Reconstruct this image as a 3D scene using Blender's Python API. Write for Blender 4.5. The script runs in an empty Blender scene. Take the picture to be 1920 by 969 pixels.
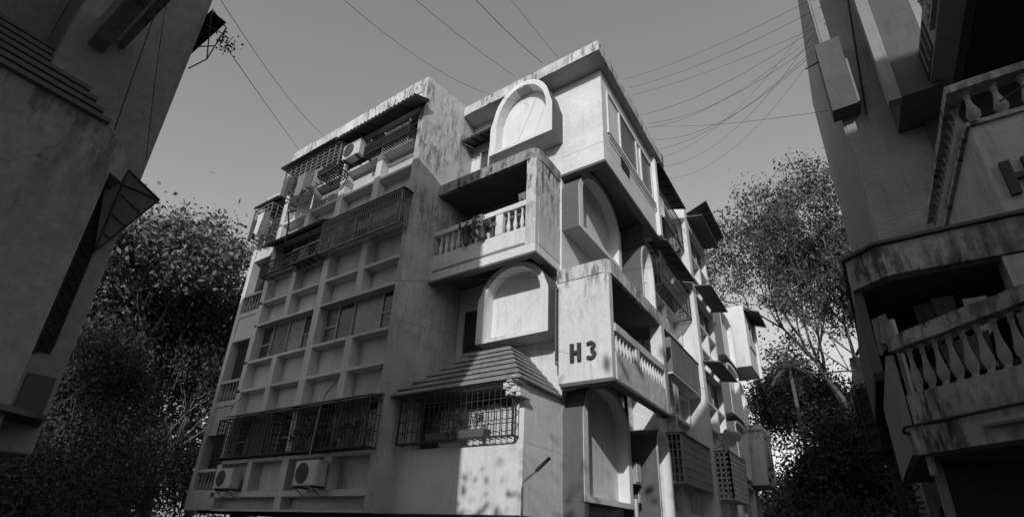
import bpy, bmesh, math, random
import numpy as np
from mathutils import Vector, Matrix
rnd = random.Random(7)
PI = math.pi
sc = bpy.context.scene
C = sc.collection

# ------------------------------------------------------------ camera
cam_d = bpy.data.cameras.new('camera')
cam = bpy.data.objects.new('camera', cam_d); C.objects.link(cam)
yaw, pit, rol = math.radians(-34.1215), math.radians(23.1935), math.radians(2.2798)
F = Vector((math.sin(yaw)*math.cos(pit), math.cos(yaw)*math.cos(pit), math.sin(pit)))
R0 = Vector((math.cos(yaw), -math.sin(yaw), 0)); U0 = R0.cross(F)
Rt = R0*math.cos(rol) + U0*math.sin(rol); Up = -R0*math.sin(rol) + U0*math.cos(rol)
M = Matrix((Rt, Up, -F)).transposed().to_4x4(); M.translation = Vector((0, 0, 1.6))
cam.matrix_world = M
cam_d.sensor_width = 36; cam_d.lens = 951.97/1920*36
cam_d.shift_y = (596.67-484.5)/1920
cam_d.clip_start = 0.05; cam_d.clip_end = 3000
sc.camera = cam

# ------------------------------------------------------------ world and sun
SUN = Vector((0.36, -1.0, 0.46)).normalized()
el = math.asin(SUN.z); az = math.atan2(SUN.x, SUN.y)
w = bpy.data.worlds.new("World"); sc.world = w; w.use_nodes = True
nt = w.node_tree; nt.nodes.clear()
sky = nt.nodes.new('ShaderNodeTexSky'); sky.sky_type = 'NISHITA'; sky.sun_disc = False
sky.sun_elevation = el; sky.sun_rotation = az; sky.air_density = 1.0; sky.dust_density = 1.0; sky.ozone_density = 1.0
bw = nt.nodes.new('ShaderNodeSeparateColor'); bg = nt.nodes.new('ShaderNodeBackground'); wo = nt.nodes.new('ShaderNodeOutputWorld')
bg.inputs['Strength'].default_value = 0.125
nt.links.new(sky.outputs[0], bw.inputs[0]); nt.links.new(bw.outputs[2], bg.inputs[0]); nt.links.new(bg.outputs[0], wo.inputs[0])
sd = bpy.data.lights.new('sun', 'SUN'); sd.energy = 2.65; sd.angle = math.radians(0.5)
so = bpy.data.objects.new('sun', sd); C.objects.link(so)
so.rotation_euler = SUN.to_track_quat('Z', 'Y').to_euler()
sc.view_settings.view_transform = 'Standard'; sc.view_settings.look = 'None'
sc.view_settings.gamma = 1; sc.view_settings.exposure = 0.0; sc.view_settings.use_curve_mapping = False

# ------------------------------------------------------------ materials (the photograph is black and white: every colour is a grey)
def mat(name, base, rough=0.85, spec=0.3, mottle=0.12, mscale=1.2, streak=0.0, mould=0.0, fine=0.08, bump=0.15, metal=0.0,
        pits=0.0, brick=None, mouldz=None, joints=0.0):
    m = bpy.data.materials.new(name); m.use_nodes = True
    n = m.node_tree; L = n.links; b = n.nodes['Principled BSDF']
    b.inputs['Roughness'].default_value = rough; b.inputs['Specular IOR Level'].default_value = spec; b.inputs['Metallic'].default_value = metal
    geo = n.nodes.new('ShaderNodeNewGeometry'); P = geo.outputs['Position']
    def mp(sx, sy, sz, off=0):
        v = n.nodes.new('ShaderNodeMapping'); v.inputs['Scale'].default_value = (sx, sy, sz); v.inputs['Location'].default_value = (off, off, off)
        L.new(P, v.inputs[0]); return v.outputs[0]
    def noise(vec, s=1, d=5, r=0.6):
        t = n.nodes.new('ShaderNodeTexNoise'); t.inputs['Scale'].default_value = s; t.inputs['Detail'].default_value = d; t.inputs['Roughness'].default_value = r
        L.new(vec, t.inputs['Vector']); return t.outputs[0]
    def mr(x, a, bb, c, d):
        q = n.nodes.new('ShaderNodeMapRange'); q.inputs[1].default_value = a; q.inputs[2].default_value = bb; q.inputs[3].default_value = c; q.inputs[4].default_value = d
        L.new(x, q.inputs[0]); return q.outputs[0]
    def op(o, x, y):
        q = n.nodes.new('ShaderNodeMath'); q.operation = o
        for i, v in enumerate((x, y)):
            if isinstance(v, (int, float)): q.inputs[i].default_value = v
            else: L.new(v, q.inputs[i])
        return q.outputs[0]
    val = mr(noise(mp(1, 1, 1), mscale, 6), 0.3, 0.7, 1-mottle, 1+mottle)
    val = op('MULTIPLY', val, mr(noise(mp(1, 1, 1, 3), 14, 4), 0.3, 0.7, 1-fine, 1+fine))
    if streak:
        s = mr(noise(mp(5, 5, .35), 1.6, 5, .65), 0.5, 0.72, 0, 1)
        s2 = mr(noise(mp(.5, .5, .5, 9), 1.2, 3), 0.4, 0.65, 0, 1)
        val = op('MULTIPLY', val, op('SUBTRACT', 1, op('MULTIPLY', op('MULTIPLY', s, s2), streak)))
    if mould:
        a = mr(noise(mp(9, 9, 2.2), 1, 6, .7), 0.46, 0.56, 0, 1)
        bb = mr(noise(mp(1, 1, .7, 5), 1.3, 3), (0.28 if mould >= .9 else 0.38), (0.5 if mould >= .9 else 0.6), 0, 1)
        k = op('MULTIPLY', a, bb)
        if mouldz:
            sp = n.nodes.new('ShaderNodeSeparateXYZ'); L.new(P, sp.inputs[0])
            k = op('MULTIPLY', k, mr(sp.outputs[2], mouldz[0], mouldz[1], 0.06, 1))
        val = op('MULTIPLY', val, op('SUBTRACT', 1, op('MULTIPLY', k, mould)))
    if pits:
        v = n.nodes.new('ShaderNodeTexVoronoi'); v.inputs['Scale'].default_value = 3.2; L.new(mp(1, 1, 1, 2), v.inputs['Vector'])
        val = op('MULTIPLY', val, op('SUBTRACT', 1, op('MULTIPLY', mr(v.outputs['Distance'], 0.03, 0.09, 1, 0), pits)))
    if joints:
        v = n.nodes.new('ShaderNodeTexVoronoi'); v.feature = 'DISTANCE_TO_EDGE'; v.inputs['Scale'].default_value = .45
        d = n.nodes.new('ShaderNodeTexNoise'); d.inputs['Scale'].default_value = 3; L.new(P, d.inputs['Vector'])
        ad = n.nodes.new('ShaderNodeVectorMath'); ad.operation = 'MULTIPLY_ADD'; ad.inputs[1].default_value = (.35, .35, .35)
        L.new(d.outputs[1], ad.inputs[0]); L.new(P, ad.inputs[2]); L.new(ad.outputs[0], v.inputs['Vector'])
        val = op('MULTIPLY', val, op('SUBTRACT', 1, op('MULTIPLY', mr(v.outputs['Distance'], 0.0, 0.004, 1, 0), joints)))
    hgt = noise(mp(1, 1, 1, 1), 30, 4)
    if brick:
        br = n.nodes.new('ShaderNodeTexBrick'); br.inputs['Scale'].default_value = 1
        br.inputs['Brick Width'].default_value = .24; br.inputs['Row Height'].default_value = .085; br.inputs['Mortar Size'].default_value = .006
        br.inputs[1].default_value = (1, 1, 1, 1); br.inputs[2].default_value = (.93, .93, .93, 1); br.inputs[3].default_value = (.76, .76, .76, 1)
        cx = n.nodes.new('ShaderNodeCombineXYZ'); sp2 = n.nodes.new('ShaderNodeSeparateXYZ'); L.new(P, sp2.inputs[0])
        L.new(op('ADD', sp2.outputs[0], sp2.outputs[1]), cx.inputs[0]); L.new(sp2.outputs[2], cx.inputs[1]); L.new(cx.outputs[0], br.inputs[0])
        bwn = n.nodes.new('ShaderNodeRGBToBW'); L.new(br.outputs[0], bwn.inputs[0]); val = op('MULTIPLY', val, bwn.outputs[0])
    val = op('MULTIPLY', val, base)
    cc = n.nodes.new('ShaderNodeCombineColor')
    for i in range(3): L.new(val, cc.inputs[i])
    L.new(cc.outputs[0], b.inputs['Base Color'])
    if bump:
        bm = n.nodes.new('ShaderNodeBump'); bm.inputs['Strength'].default_value = bump; bm.inputs['Distance'].default_value = .02
        L.new(hgt, bm.inputs['Height']); L.new(bm.outputs[0], b.inputs['Normal'])
    return m

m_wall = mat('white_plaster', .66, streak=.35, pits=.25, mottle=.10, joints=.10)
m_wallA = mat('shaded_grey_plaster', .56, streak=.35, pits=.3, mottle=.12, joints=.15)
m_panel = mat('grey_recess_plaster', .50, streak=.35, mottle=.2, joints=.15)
m_pier = mat('blotchy_pier_plaster', .46, streak=.35, mould=.7, mouldz=(3.5, 13.5), pits=.5, mottle=.2, joints=.3)
m_parapet = mat('mouldy_parapet_plaster', .56, streak=.95, mould=.72, mottle=.2)
m_mossy = mat('mossy_balcony_plaster', .27, streak=.7, mould=.85, mottle=.3)
m_mossw = mat('streaked_balcony_plaster', .58, streak=.5, mould=.9, mouldz=(8.3, 10.5), mottle=.12)
m_hpan = mat('streaked_sign_wall', .66, streak=.35, mould=.8, mouldz=(5.9, 7.2), mottle=.07)
m_dark = mat('dark_brown_paint', .12, streak=.35, mottle=.1)
m_arch = mat('clean_white_plaster', .70, streak=.35, mottle=.08, fine=.05, pits=.2)
m_under = mat('dark_underside', .16, mottle=.1)  # darker tone than the other soffits, for floor undersides
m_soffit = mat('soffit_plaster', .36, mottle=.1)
m_roof = mat('grey_tiered_concrete', .26, streak=.4, mould=.3, mottle=.2)
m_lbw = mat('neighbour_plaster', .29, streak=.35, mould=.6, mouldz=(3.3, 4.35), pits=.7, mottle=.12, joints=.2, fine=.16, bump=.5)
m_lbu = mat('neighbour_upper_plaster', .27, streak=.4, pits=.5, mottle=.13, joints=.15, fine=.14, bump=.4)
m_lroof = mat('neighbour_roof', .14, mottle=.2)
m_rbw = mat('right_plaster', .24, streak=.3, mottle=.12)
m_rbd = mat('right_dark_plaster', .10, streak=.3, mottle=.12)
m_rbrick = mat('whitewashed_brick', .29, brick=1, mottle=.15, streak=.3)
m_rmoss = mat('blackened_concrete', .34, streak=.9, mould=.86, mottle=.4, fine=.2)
m_rpan = mat('right_sign_wall', .42, streak=.3, mould=.2, mottle=.2)
m_bal = mat('baluster_plaster', .30, mottle=.15, mould=.2)
m_balw = mat('white_baluster_plaster', .62, mottle=.1)
m_iron = mat('black_iron', .035, rough=.6, mottle=.2, bump=0)
m_irong = mat('grey_painted_iron', .20, rough=.6, mottle=.2, bump=0)
m_cable = mat('cable_rubber', .03, rough=.7, bump=0)
m_frame = mat('window_frame_paint', .32, rough=.5, bump=0)
m_framew = mat('white_window_frame', .60, rough=.5, bump=0)
m_glass = mat('dark_window_glass', .03, rough=.12, spec=.6, mottle=.5, mscale=3, bump=0)
m_glassg = mat('curtained_glass', .08, rough=.3, spec=.5, mottle=.6, mscale=4, streak=.8, bump=0)
m_glassc = mat('pale_curtain_glass', .20, rough=.3, spec=.5, mottle=.4, mscale=5, streak=.9, bump=0)
m_void = mat('dark_interior', .03, bump=0)  # near-black colour stands in for shade inside openings, rooms and undercrofts
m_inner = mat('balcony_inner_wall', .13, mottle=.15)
m_ac = mat('ac_casing', .55, rough=.5, streak=.3, bump=0)
m_acd = mat('ac_fan_grille', .06, rough=.6, bump=0)
m_tin = mat('rusty_sheet_metal', .11, rough=.7, streak=.5, mottle=.3)
m_tinl = mat('painted_sheet_metal', .17, rough=.6, streak=.4, mottle=.25)
m_letter = mat('dark_letter', .045, rough=.7, mottle=.2)
m_bark = mat('tree_bark', .13, mottle=.3, mscale=4, streak=.4)
m_pot = mat('clay_pot', .10, mottle=.2)
m_ground = mat('asphalt_paving', .06, mottle=.25, mscale=.6)
m_cloths = [mat('cloth_%s' % k, v, rough=.95, mottle=.1) for k, v in (('dark', .05), ('grey', .18), ('pale', .5), ('mid', .1))]
def leafmat(name, base, tr=.3):
    m = mat(name, base, rough=.6, spec=.3, mottle=.35, mscale=1.5, fine=.3, bump=0)
    return m
m_leafL = leafmat('ficus_leaves', .15); m_leafR = leafmat('rain_tree_leaves', .075); m_leafD = leafmat('dark_leaves', .05); m_leafP = leafmat('pot_leaves', .09)

# ------------------------------------------------------------ mesh helpers
def kids_set(o, label=None, cat=None, group=None, kind=None):
    if label: o['label'] = label
    if cat: o['category'] = cat
    if group: o['group'] = group
    if kind: o['kind'] = kind
    return o
def wpos(o):
    p = Vector((0, 0, 0))
    while o is not None: p += o.location; o = o.parent
    return p
def thing(name, loc, label, cat, group=None):
    o = bpy.data.objects.new(name, None); C.objects.link(o); o.location = loc; o.empty_display_size = .1
    return kids_set(o, label, cat, group)
class MB:
    def __init__(s, T=None): s.v = []; s.f = []; s.T = T
    def add(s, vs, fs):
        n = len(s.v)
        for p in vs: s.v.append(tuple(s.T(*p)) if s.T else tuple(p))
        s.f += [tuple(i+n for i in f) for f in fs]; return s
    def box(s, x0, x1, y0, y1, z0, z1):
        vs = [(x, y, z) for x in (x0, x1) for y in (y0, y1) for z in (z0, z1)]
        return s.add(vs, [(0, 1, 3, 2), (4, 6, 7, 5), (0, 4, 5, 1), (2, 3, 7, 6), (0, 2, 6, 4), (1, 5, 7, 3)])
    def prism(s, poly, a, b, axis='z'):      # poly in the two other axes
        n = len(poly)
        def q(p, h): return {'z': (p[0], p[1], h), 'y': (p[0], h, p[1]), 'x': (h, p[0], p[1])}[axis]
        vs = [q(p, a) for p in poly]+[q(p, b) for p in poly]
        return s.add(vs, [tuple(range(n))[::-1], tuple(range(n, 2*n))]+[(i, (i+1) % n, n+(i+1) % n, n+i) for i in range(n)])
    def loft(s, r0, r1, caps=True):
        n = len(r0); fs = [(i, (i+1) % n, n+(i+1) % n, n+i) for i in range(n)]
        if caps: fs += [tuple(range(n))[::-1], tuple(range(n, 2*n))]
        return s.add(list(r0)+list(r1), fs)
    def tube(s, pts, r, n=6, r1=None):
        pts = [Vector(p) for p in pts]; m = len(pts); rings = []
        for i, p in enumerate(pts):
            d = (pts[min(i+1, m-1)]-pts[max(i-1, 0)]).normalized()
            a = d.orthogonal().normalized(); 
            ref = Vector((0, 0, 1)) if abs(d.z) < .9 else Vector((1, 0, 0))
            a = d.cross(ref).normalized(); b = d.cross(a)
            rr = r if r1 is None else r+(r1-r)*i/(m-1)
            rings.append([p+(a*math.cos(2*PI*k/n)+b*math.sin(2*PI*k/n))*rr for k in range(n)])
        vs = [tuple(p) for g in rings for p in g]
        fs = [(i*n+k, i*n+(k+1) % n, (i+1)*n+(k+1) % n, (i+1)*n+k) for i in range(m-1) for k in range(n)]
        fs += [tuple(range(n))[::-1], tuple(range((m-1)*n, m*n))]
        return s.add(vs, fs)
    def lathe(s, prof, c=(0, 0, 0), n=10):
        vs = [(c[0]+r*math.cos(2*PI*k/n), c[1]+r*math.sin(2*PI*k/n), c[2]+z) for r, z in prof for k in range(n)]
        m = len(prof)
        fs = [(i*n+k, i*n+(k+1) % n, (i+1)*n+(k+1) % n, (i+1)*n+k) for i in range(m-1) for k in range(n)]
        fs += [tuple(range(n))[::-1], tuple(range((m-1)*n, m*n))]
        return s.add(vs, fs)
    def mesh(s, name, m, off=Vector((0, 0, 0)), smooth=False, bevel=0, mats=None):
        me = bpy.data.meshes.new(name)
        me.from_pydata([tuple(Vector(p)-off) for p in s.v], [], s.f)
        bm = bmesh.new(); bm.from_mesh(me); bmesh.ops.recalc_face_normals(bm, faces=bm.faces)
        if bevel:
            bmesh.ops.bevel(bm, geom=[e for e in bm.edges if len(e.link_faces) == 2 and e.calc_face_angle(0) > .5], offset=bevel, segments=1, affect='EDGES')
        bm.to_mesh(me); bm.free()
        me.materials.append(m)
        if smooth: me.polygons.foreach_set('use_smooth', [True]*len(me.polygons))
        return me
    def build(s, name, m, parent=None, label=None, cat=None, group=None, kind=None, smooth=False, bevel=0, at=None):
        off = wpos(parent) if parent else Vector(at or (0, 0, 0))
        o = bpy.data.objects.new(name, s.mesh(name, m, off, smooth, bevel)); C.objects.link(o)
        if parent: o.parent = parent
        else: o.location = off
        return kids_set(o, label, cat, group, kind)
def TA(Y0): return lambda u, w_, z: (u, Y0-w_, z)           # facade facing -Y, u along X, w outwards
def TB(X0): return lambda u, w_, z: (X0+w_, u, z)           # facade facing +X, u along Y
def box(name, m, p, *a, **k):
    if min(a[1]-a[0], a[3]-a[2], a[5]-a[4]) > .07: k.setdefault('bevel', .010)
    return MB().box(*a).build(name, m, p, **k)
from mathutils import noise as mnoise
def roughen(o, seg=.14, amp=.009):
    """worn, slightly wavy edges for old concrete bands"""
    bm = bmesh.new(); bm.from_mesh(o.data)
    for _ in range(8):
        es = [e for e in bm.edges if e.calc_length() > seg*1.8]
        if not es or len(bm.verts) > 9000: break
        bmesh.ops.subdivide_edges(bm, edges=es, cuts=1, use_grid_fill=True)
    for v in bm.verts:
        p = v.co*3.1; v.co += Vector((mnoise.noise(p), mnoise.noise(p+Vector((9, 0, 0))), mnoise.noise(p+Vector((0, 9, 0)))))*amp + Vector((mnoise.noise(v.co*17), mnoise.noise(v.co*17+Vector((5, 5, 5))), mnoise.noise(v.co*17+Vector((0, 7, 3)))))*amp*.8
    bm.to_mesh(o.data); bm.free()
    return o

# ------------------------------------------------------------ ground
MB().add([(-400, -400, 0), (400, -400, 0), (400, 400, 0), (-400, 400, 0)], [(0, 1, 2, 3)]).build('ground', m_ground, kind='structure')

# ------------------------------------------------------------ arched niche box
def arch_outline(u0, u1, z0, zs, zt, n=14, k=1.0, sq=1.0):
    c = (u0+u1)/2; a = (u1-u0)/2; pts = [(u0, z0), (u1, z0), (u1, zs)]
    for i in range(1, n):
        t = PI*i/n
        pts.append((c+a*k*math.cos(t)*(1 if abs(math.cos(t)) < .999 else 1), zs+(zt-zs)*(math.sin(t)**sq)))
    pts.append((u0, zs)); return pts
def niche(parent, T, u0, u1, wd, depth, z0, zs, zt, fr=.22, bot=.10, mside=None, ring=14, k=.93, innertop=None):
    """box standing out by wd from the wall (w=0), with an arched recess of the given depth"""
    mside = mside or m_dark
    outer = arch_outline(u0, u1, z0, zs, zt, ring, k, .85)
    inner = arch_outline(u0+fr, u1-fr*.9, z0+bot, zs, (innertop or zt-fr*.7), ring, 1.0, 1.0)
    n = len(outer)
    def P(o, w_): return [(p[0], w_, p[1]) for p in o]
    b = MB(T); b.add(P(outer, 0)+P(outer, wd-.012), [(i, (i+1) % n, n+(i+1) % n, n+i) for i in range(n) if i != 0])
    b.build('arch_box_side', mside, parent)
    MB(T).add([(u0, 0, z0), (u1, 0, z0), (u1, wd-.012, z0), (u0, wd-.012, z0)], [(0, 1, 2, 3)]).build('arch_box_underside', m_soffit, parent)
    b = MB(T)                                   # front ring + reveal + thin return
    b.add(P(outer, wd)+P(inner, wd), [(i, (i+1) % n, n+(i+1) % n, n+i) for i in range(n)])
    b.add(P(outer, wd-.012)+P(outer, wd), [(i, (i+1) % n, n+(i+1) % n, n+i) for i in range(n)])
    b.add(P(inner, wd)+P(inner, wd-depth), [(i, (i+1) % n, n+(i+1) % n, n+i) for i in range(n)])
    b.build('arch_face', m_arch, parent)
    MB(T).add(P(inner, wd-depth), [tuple(range(n))]).build('niche_panel', m_arch, parent)

# ------------------------------------------------------------ balusters
BALP = [(.30, 0), (.30, .05), (.20, .07), (.26, .12), (.40, .22), (.42, .30), (.34, .42), (.22, .58), (.16, .74), (.15, .80), (.22, .82), (.22, .86), (.16, .88), (.20, .92), (.30, .95), (.30, 1.0)]
_bal = {}
def baluster_mesh(h, r, m):
    key = (h, r, m.name)
    if key not in _bal: _bal[key] = MB().lathe([(a*r/.42, z*h) for a, z in BALP], n=12).mesh('baluster', m, smooth=True)
    return _bal[key]
def balusters(parent, pts, h, r, m):
    off = wpos(parent)
    for p in pts:
        o = bpy.data.objects.new('baluster', baluster_mesh(h, r, m)); C.objects.link(o); o.parent = parent; o.location = Vector(p)-off

# ------------------------------------------------------------ windows, grilles, awnings, AC
def window(parent, T, u0, u1, z0, z1, panes, w_=0.0, mf=None, mg=None, transom=(), fr=.045):
    """panes: list of fractions; transom: indices of panes with a cross bar"""
    mf = mf or m_frame; mg = mg or m_glass
    f = MB(T); f.box(u0, u1, w_, w_+.06, z0, z0+fr); f.box(u0, u1, w_, w_+.06, z1-fr, z1)
    xs = [u0+(u1-u0)*q for q in panes]
    for i, x in enumerate(xs): f.box(max(u0, x-fr/2), min(u1, x+fr/2)+ (fr/2 if x == u0 else 0), w_, w_+.062, z0+fr, z1-fr)
    for i in transom: f.box(xs[i]+fr/2, xs[i+1]-fr/2, w_, w_+.055, z0+(z1-z0)*.42, z0+(z1-z0)*.42+fr)
    fo = f.build('window_frame', mf, parent)
    for i in range(len(xs)-1):
        MB(T).box(xs[i]+.01, xs[i+1]-.01, w_+.008+.012*(i % 2), w_+.018+.012*(i % 2), z0+.01, z1-.01).build('pane', mg if not isinstance(mg, list) else mg[i % len(mg)], fo)
    return fo
def grille(parent, T, u0, u1, w0, w1, z0, z1, du=.11, dz=.28, r=.009, m=None, frame=.018, floor=True, name='window_grille', rods=True):
    m = m or m_iron; b = MB(T)
    n = max(1, round((u1-u0)/du)); nz = max(1, round((z1-z0)/dz))
    for i in range(n+1):
        u = u0+(u1-u0)*i/n; b.box(u-r, u+r, w1-r, w1+r, z0, z1)
    for j in range(nz+1):
        z = z0+(z1-z0)*j/nz; b.box(u0, u1, w1-r*1.2, w1+r*1.2, z-r, z+r)
    for u in (u0, u1):
        k = max(1, round((w1-w0)/du))
        for i in range(k+1):
            q = w0+(w1-w0)*i/k; b.box(u-r, u+r, q-r, q+r, z0, z1)
        for j in range(nz+1):
            z = z0+(z1-z0)*j/nz; b.box(u-r, u+r, w0, w1, z-r, z+r)
    for z in (z0, z1):
        b.box(u0-frame, u1+frame, w1-frame, w1+frame, z-frame, z+frame)
        for u in (u0, u1): b.box(u-frame, u+frame, w0, w1, z-frame, z+frame)
    for u in (u0, u1): b.box(u-frame, u+frame, w1-frame, w1+frame, z0, z1)
    if floor:
        for i in range(n+1):
            u = u0+(u1-u0)*i/n; b.box(u-r*1.4, u+r*1.4, w0, w1, z0-.02, z0)
    return b.build(name, m, parent)
def awning(parent, T, u0, u1, w0, w1, z0, z1, m=None, corr=.10, th=.015, ribs=4, name='awning', amp=.018):
    """corrugated sheet from (w0,z0 top at wall) to (w1,z1 outer edge)"""
    m = m or m_tin; n = max(4, int((u1-u0)/corr*2)); b = MB(T); vs = []; fs = []
    for i in range(n+1):
        u = u0+(u1-u0)*i/n; a = amp*(1 if i % 2 else -1)
        for (w_, z) in ((w0, z0), (w1, z1)):
            vs += [(u, w_, z+a), (u, w_, z+a+th)]
    for i in range(n):
        p = i*4; q = p+4
        fs += [(p, p+2, q+2, q), (p+1, q+1, q+3, p+3), (p+2, p+3, q+3, q+2), (p, q, q+1, p+1)]
    fs += [(0, 1, 3, 2), (n*4, n*4+2, n*4+3, n*4+1)]
    b.add(vs, fs); o = b.build(name, m, parent)
    s = MB(T)
    for i in range(ribs+1):
        u = u0+.02+(u1-u0-.04)*i/ribs
        s.add([(u-.012, w0, z0-.05), (u+.012, w0, z0-.05), (u+.012, w1, z1-.05), (u-.012, w1, z1-.05), (u-.012, w0, z0-.022), (u+.012, w0, z0-.022), (u+.012, w1, z1-.022), (u-.012, w1, z1-.022)],
              [(0, 1, 2, 3), (7, 6, 5, 4), (0, 4, 5, 1), (1, 5, 6, 2), (2, 6, 7, 3), (3, 7, 4, 0)])
    s.box(u0, u1, w1-.03, w1-.005, z1-.075, z1-.05)
    s.box(u0, u1, w0+.02, w0+.045, z0-.075, z0-.05)
    s.build('awning_bracket', m_iron, o); return o
def ac_unit(T, base, u0, u1, w0, w1, z0, z1, label, fan='left', group='air conditioner outdoor units'):
    t = thing('air_conditioner', T((u0+u1)/2, (w0+w1)/2, z0), label, 'air conditioner', group)
    MB(T).box(u0, u1, w0, w1, z0, z1).build('casing', m_ac, t, bevel=.02)
    R = min((z1-z0)*.40, (u1-u0)*.32); cu = u0+(u1-u0)*(.36 if fan == 'left' else .64); cz = (z0+z1)/2
    b = MB(T); n = 20
    b.add([(cu, w1+.012, cz)]+[(cu+R*math.cos(2*PI*i/n), w1+.012, cz+R*math.sin(2*PI*i/n)) for i in range(n)]+[(cu+R*1.05*math.cos(2*PI*i/n), w1, cz+R*1.05*math.sin(2*PI*i/n)) for i in range(n)],
          [(0, 1+i, 1+(i+1) % n) for i in range(n)]+[(1+i, 1+n+i, 1+n+(i+1) % n, 1+(i+1) % n) for i in range(n)])
    b.build('fan_grille', m_acd, t)
    g = MB(T)
    for rr in (.35, .6, .85):
        g.tube([(cu+R*rr*math.cos(2*PI*i/16), w1+.02, cz+R*rr*math.sin(2*PI*i/16)) for i in range(17)], .004, 4)
    g.build('fan_guard', m_irong, t)
    for u in (u0+.12, u1-.12):
        s = MB(T); s.box(u-.02, u+.02, w0-.12, w1+.02, z0-.045, z0-.001); s.tube([(u, w0-.03, z0-.22), (u, w1-.02, z0-.04)], .012, 5)
        s.build('bracket', m_iron, t)
    return t

# ============================================================ MAIN BLOCK H3
B = thing('apartment_building', (-8, 12, 0), 'pale four storey apartment block with arched niche boxes and dark H3 letters on its corner', 'apartment building')
ZR = 14.65
# --- solid masses
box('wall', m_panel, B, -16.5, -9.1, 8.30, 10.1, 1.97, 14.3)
box('wall', m_wall, B, -16.5, -5.38, 10.1, 33, 1.97, 14.2)
MB().prism([(-9.1, 8.0), (-8.9, 8.0), (-8.66, 9.5), (-8.66, 10.12), (-9.1, 10.12)], 1.95, ZR).build('pier', m_pier, B)
box('parapet', m_parapet, B, -15.7, -9.1, 7.98, 8.3, 14.12, ZR)
box('roof', m_parapet, B, -15.7, -9.1, 8.3, 12, 14.3, ZR-.1)
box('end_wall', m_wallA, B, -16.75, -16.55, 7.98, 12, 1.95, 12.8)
box('end_parapet', m_parapet, B, -16.9, -15.7, 7.95, 12, 12.6, 12.95)
# roof slab of corner block with overhang
box('roof_slab', m_parapet, B, -8.64, -3.87, 9.475, 15.0, 14.14, 14.52)
box('soffit', m_soffit, B, -8.6, -3.92, 9.52, 14.95, 14.125, 14.138)
box('roof', m_parapet, B, -16, -5.3, 15.01, 33, 14.2, 14.55)
# top floor corner room
MB().box(-5.38, -4.1, 10.1, 14.4, 11.46, 14.12).build('corner_room_wall', m_wall, B)
box('corner_room_skirt', m_wall, B, -5.38, -4.1, 10.1, 10.25, 10.83, 11.46)
box('corner_room_skirt', m_wall, B, -4.25, -4.1, 10.251, 14.4, 10.83, 11.46)
box('corner_room_floor', m_under, B, -5.38, -4.25, 10.26, 14.4, 11.43, 11.459)
box('corner_room_front_lip', m_dark, B, -5.38, -4.06, 10.05, 10.27, 10.74, 10.83)
box('corner_room_side_lip', m_dark, B, -4.27, -4.06, 10.271, 14.6, 10.74, 10.83)
box('end_fin', m_arch, B, -4.6, -3.98, 14.4, 14.62, 10.85, 14.12)
# --- facade grid on the left wall
TAm = TA(8.0)
zr = [(1.95, 2.02), (2.30, 2.46), (3.20, 3.32), (4.48, 4.58), (5.31, 5.42), (6.22, 6.33), (7.47, 7.57), (8.27, 8.38), (9.26, 9.37), (10.52, 10.62), (11.29, 11.40), (12.26, 12.38), (13.62, 14.12)]
mull = [(-10.70, -10.45), (-12.40, -12.12), (-13.97, -13.74), (-15.50, -15.26)]
g = MB()
def rail(x0, x1, z0, z1, y=8.0, th=.3):       # sloped top ledge
    g.prism([(y, z0), (y, z1-.03), (y+th, z1+.03), (y+th, z0)], x0, x1, 'x')
for z0, z1 in zr:
    rail(-15.3, -9.10, z0, z1)
for i, (a, b_) in enumerate(mull):
    full = i in (1, 3)
    for j in range(len(zr)-1):
        if j in (0,) and i != 1 and i != 3: continue
        if j in (2, 5, 8, 11) and not full: continue
        g.box(a, b_, 8.004, 8.30, zr[j][1]-.03, zr[j+1][0])
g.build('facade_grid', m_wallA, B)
# balcony strip at the far left end
box('strip_wall', m_wallA, B, -16.55, -15.5, 7.99, 8.32, 1.96, 2.5)
for zb in (5.0, 8.05, 11.1):
    box('strip_slab', m_wallA, B, -16.55, -15.5, 8.0, 8.3, zb-.05, zb+.12)
    box('strip_panel', m_wallA, B, -16.55, -15.5, 8.03, 8.3, zb-.80, zb-.052)
    box('strip_lintel', m_wallA, B, -16.55, -15.5, 8.0, 8.3, zb-.92, zb-.802)
for zb in (2.3, 5.0, 8.05):
    hb = .58; f = box('balustrade_rail', m_wallA, B, -16.54, -15.51, 7.985, 8.1, zb+.7, zb+.79)
    balusters(f, [(-16.45+.19*k, 8.06, zb+.12) for k in range(5)], hb, .055, m_bal)
for zb in (2.4, 5.2, 8.2, 11.2): box('balcony_opening', m_void, B, -16.5, -15.52, 8.24, 8.292, zb, zb+1.9)
# --- windows of the left facade (two per storey)
WT = TA(8.28)
wins = [(-12.12, -9.10), (-15.26, -12.40)]
for (zb, zt) in ((3.32, 4.48), (6.34, 7.47), (9.38, 10.52), (12.40, 13.62)):
    for i, (u0, u1) in enumerate(wins):
        if i == 0: window(B, WT, u0+.03, u1-.03, zb+.02, zt, (0, .2, .42, .8, 1.0), 0, transom=(0, 3), mg=[[m_glassg, m_glass, m_glassc, m_glass], [m_glass, m_void, m_glassg, m_glassg], [m_glassg, m_glassc, m_glass, m_glass]][int(zb) % 3])
        else: window(B, WT, u0+.03, u1-.03, zb+.02, zt, (0, .22, .5, .78, 1.0), 0, transom=(0, 3), mg=[[m_glass, m_glassg, m_glassc, m_glass], [m_glassg, m_glassg, m_glass, m_glass], [m_glass, m_glassc, m_void, m_glassg]][int(zb) % 3])
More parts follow.
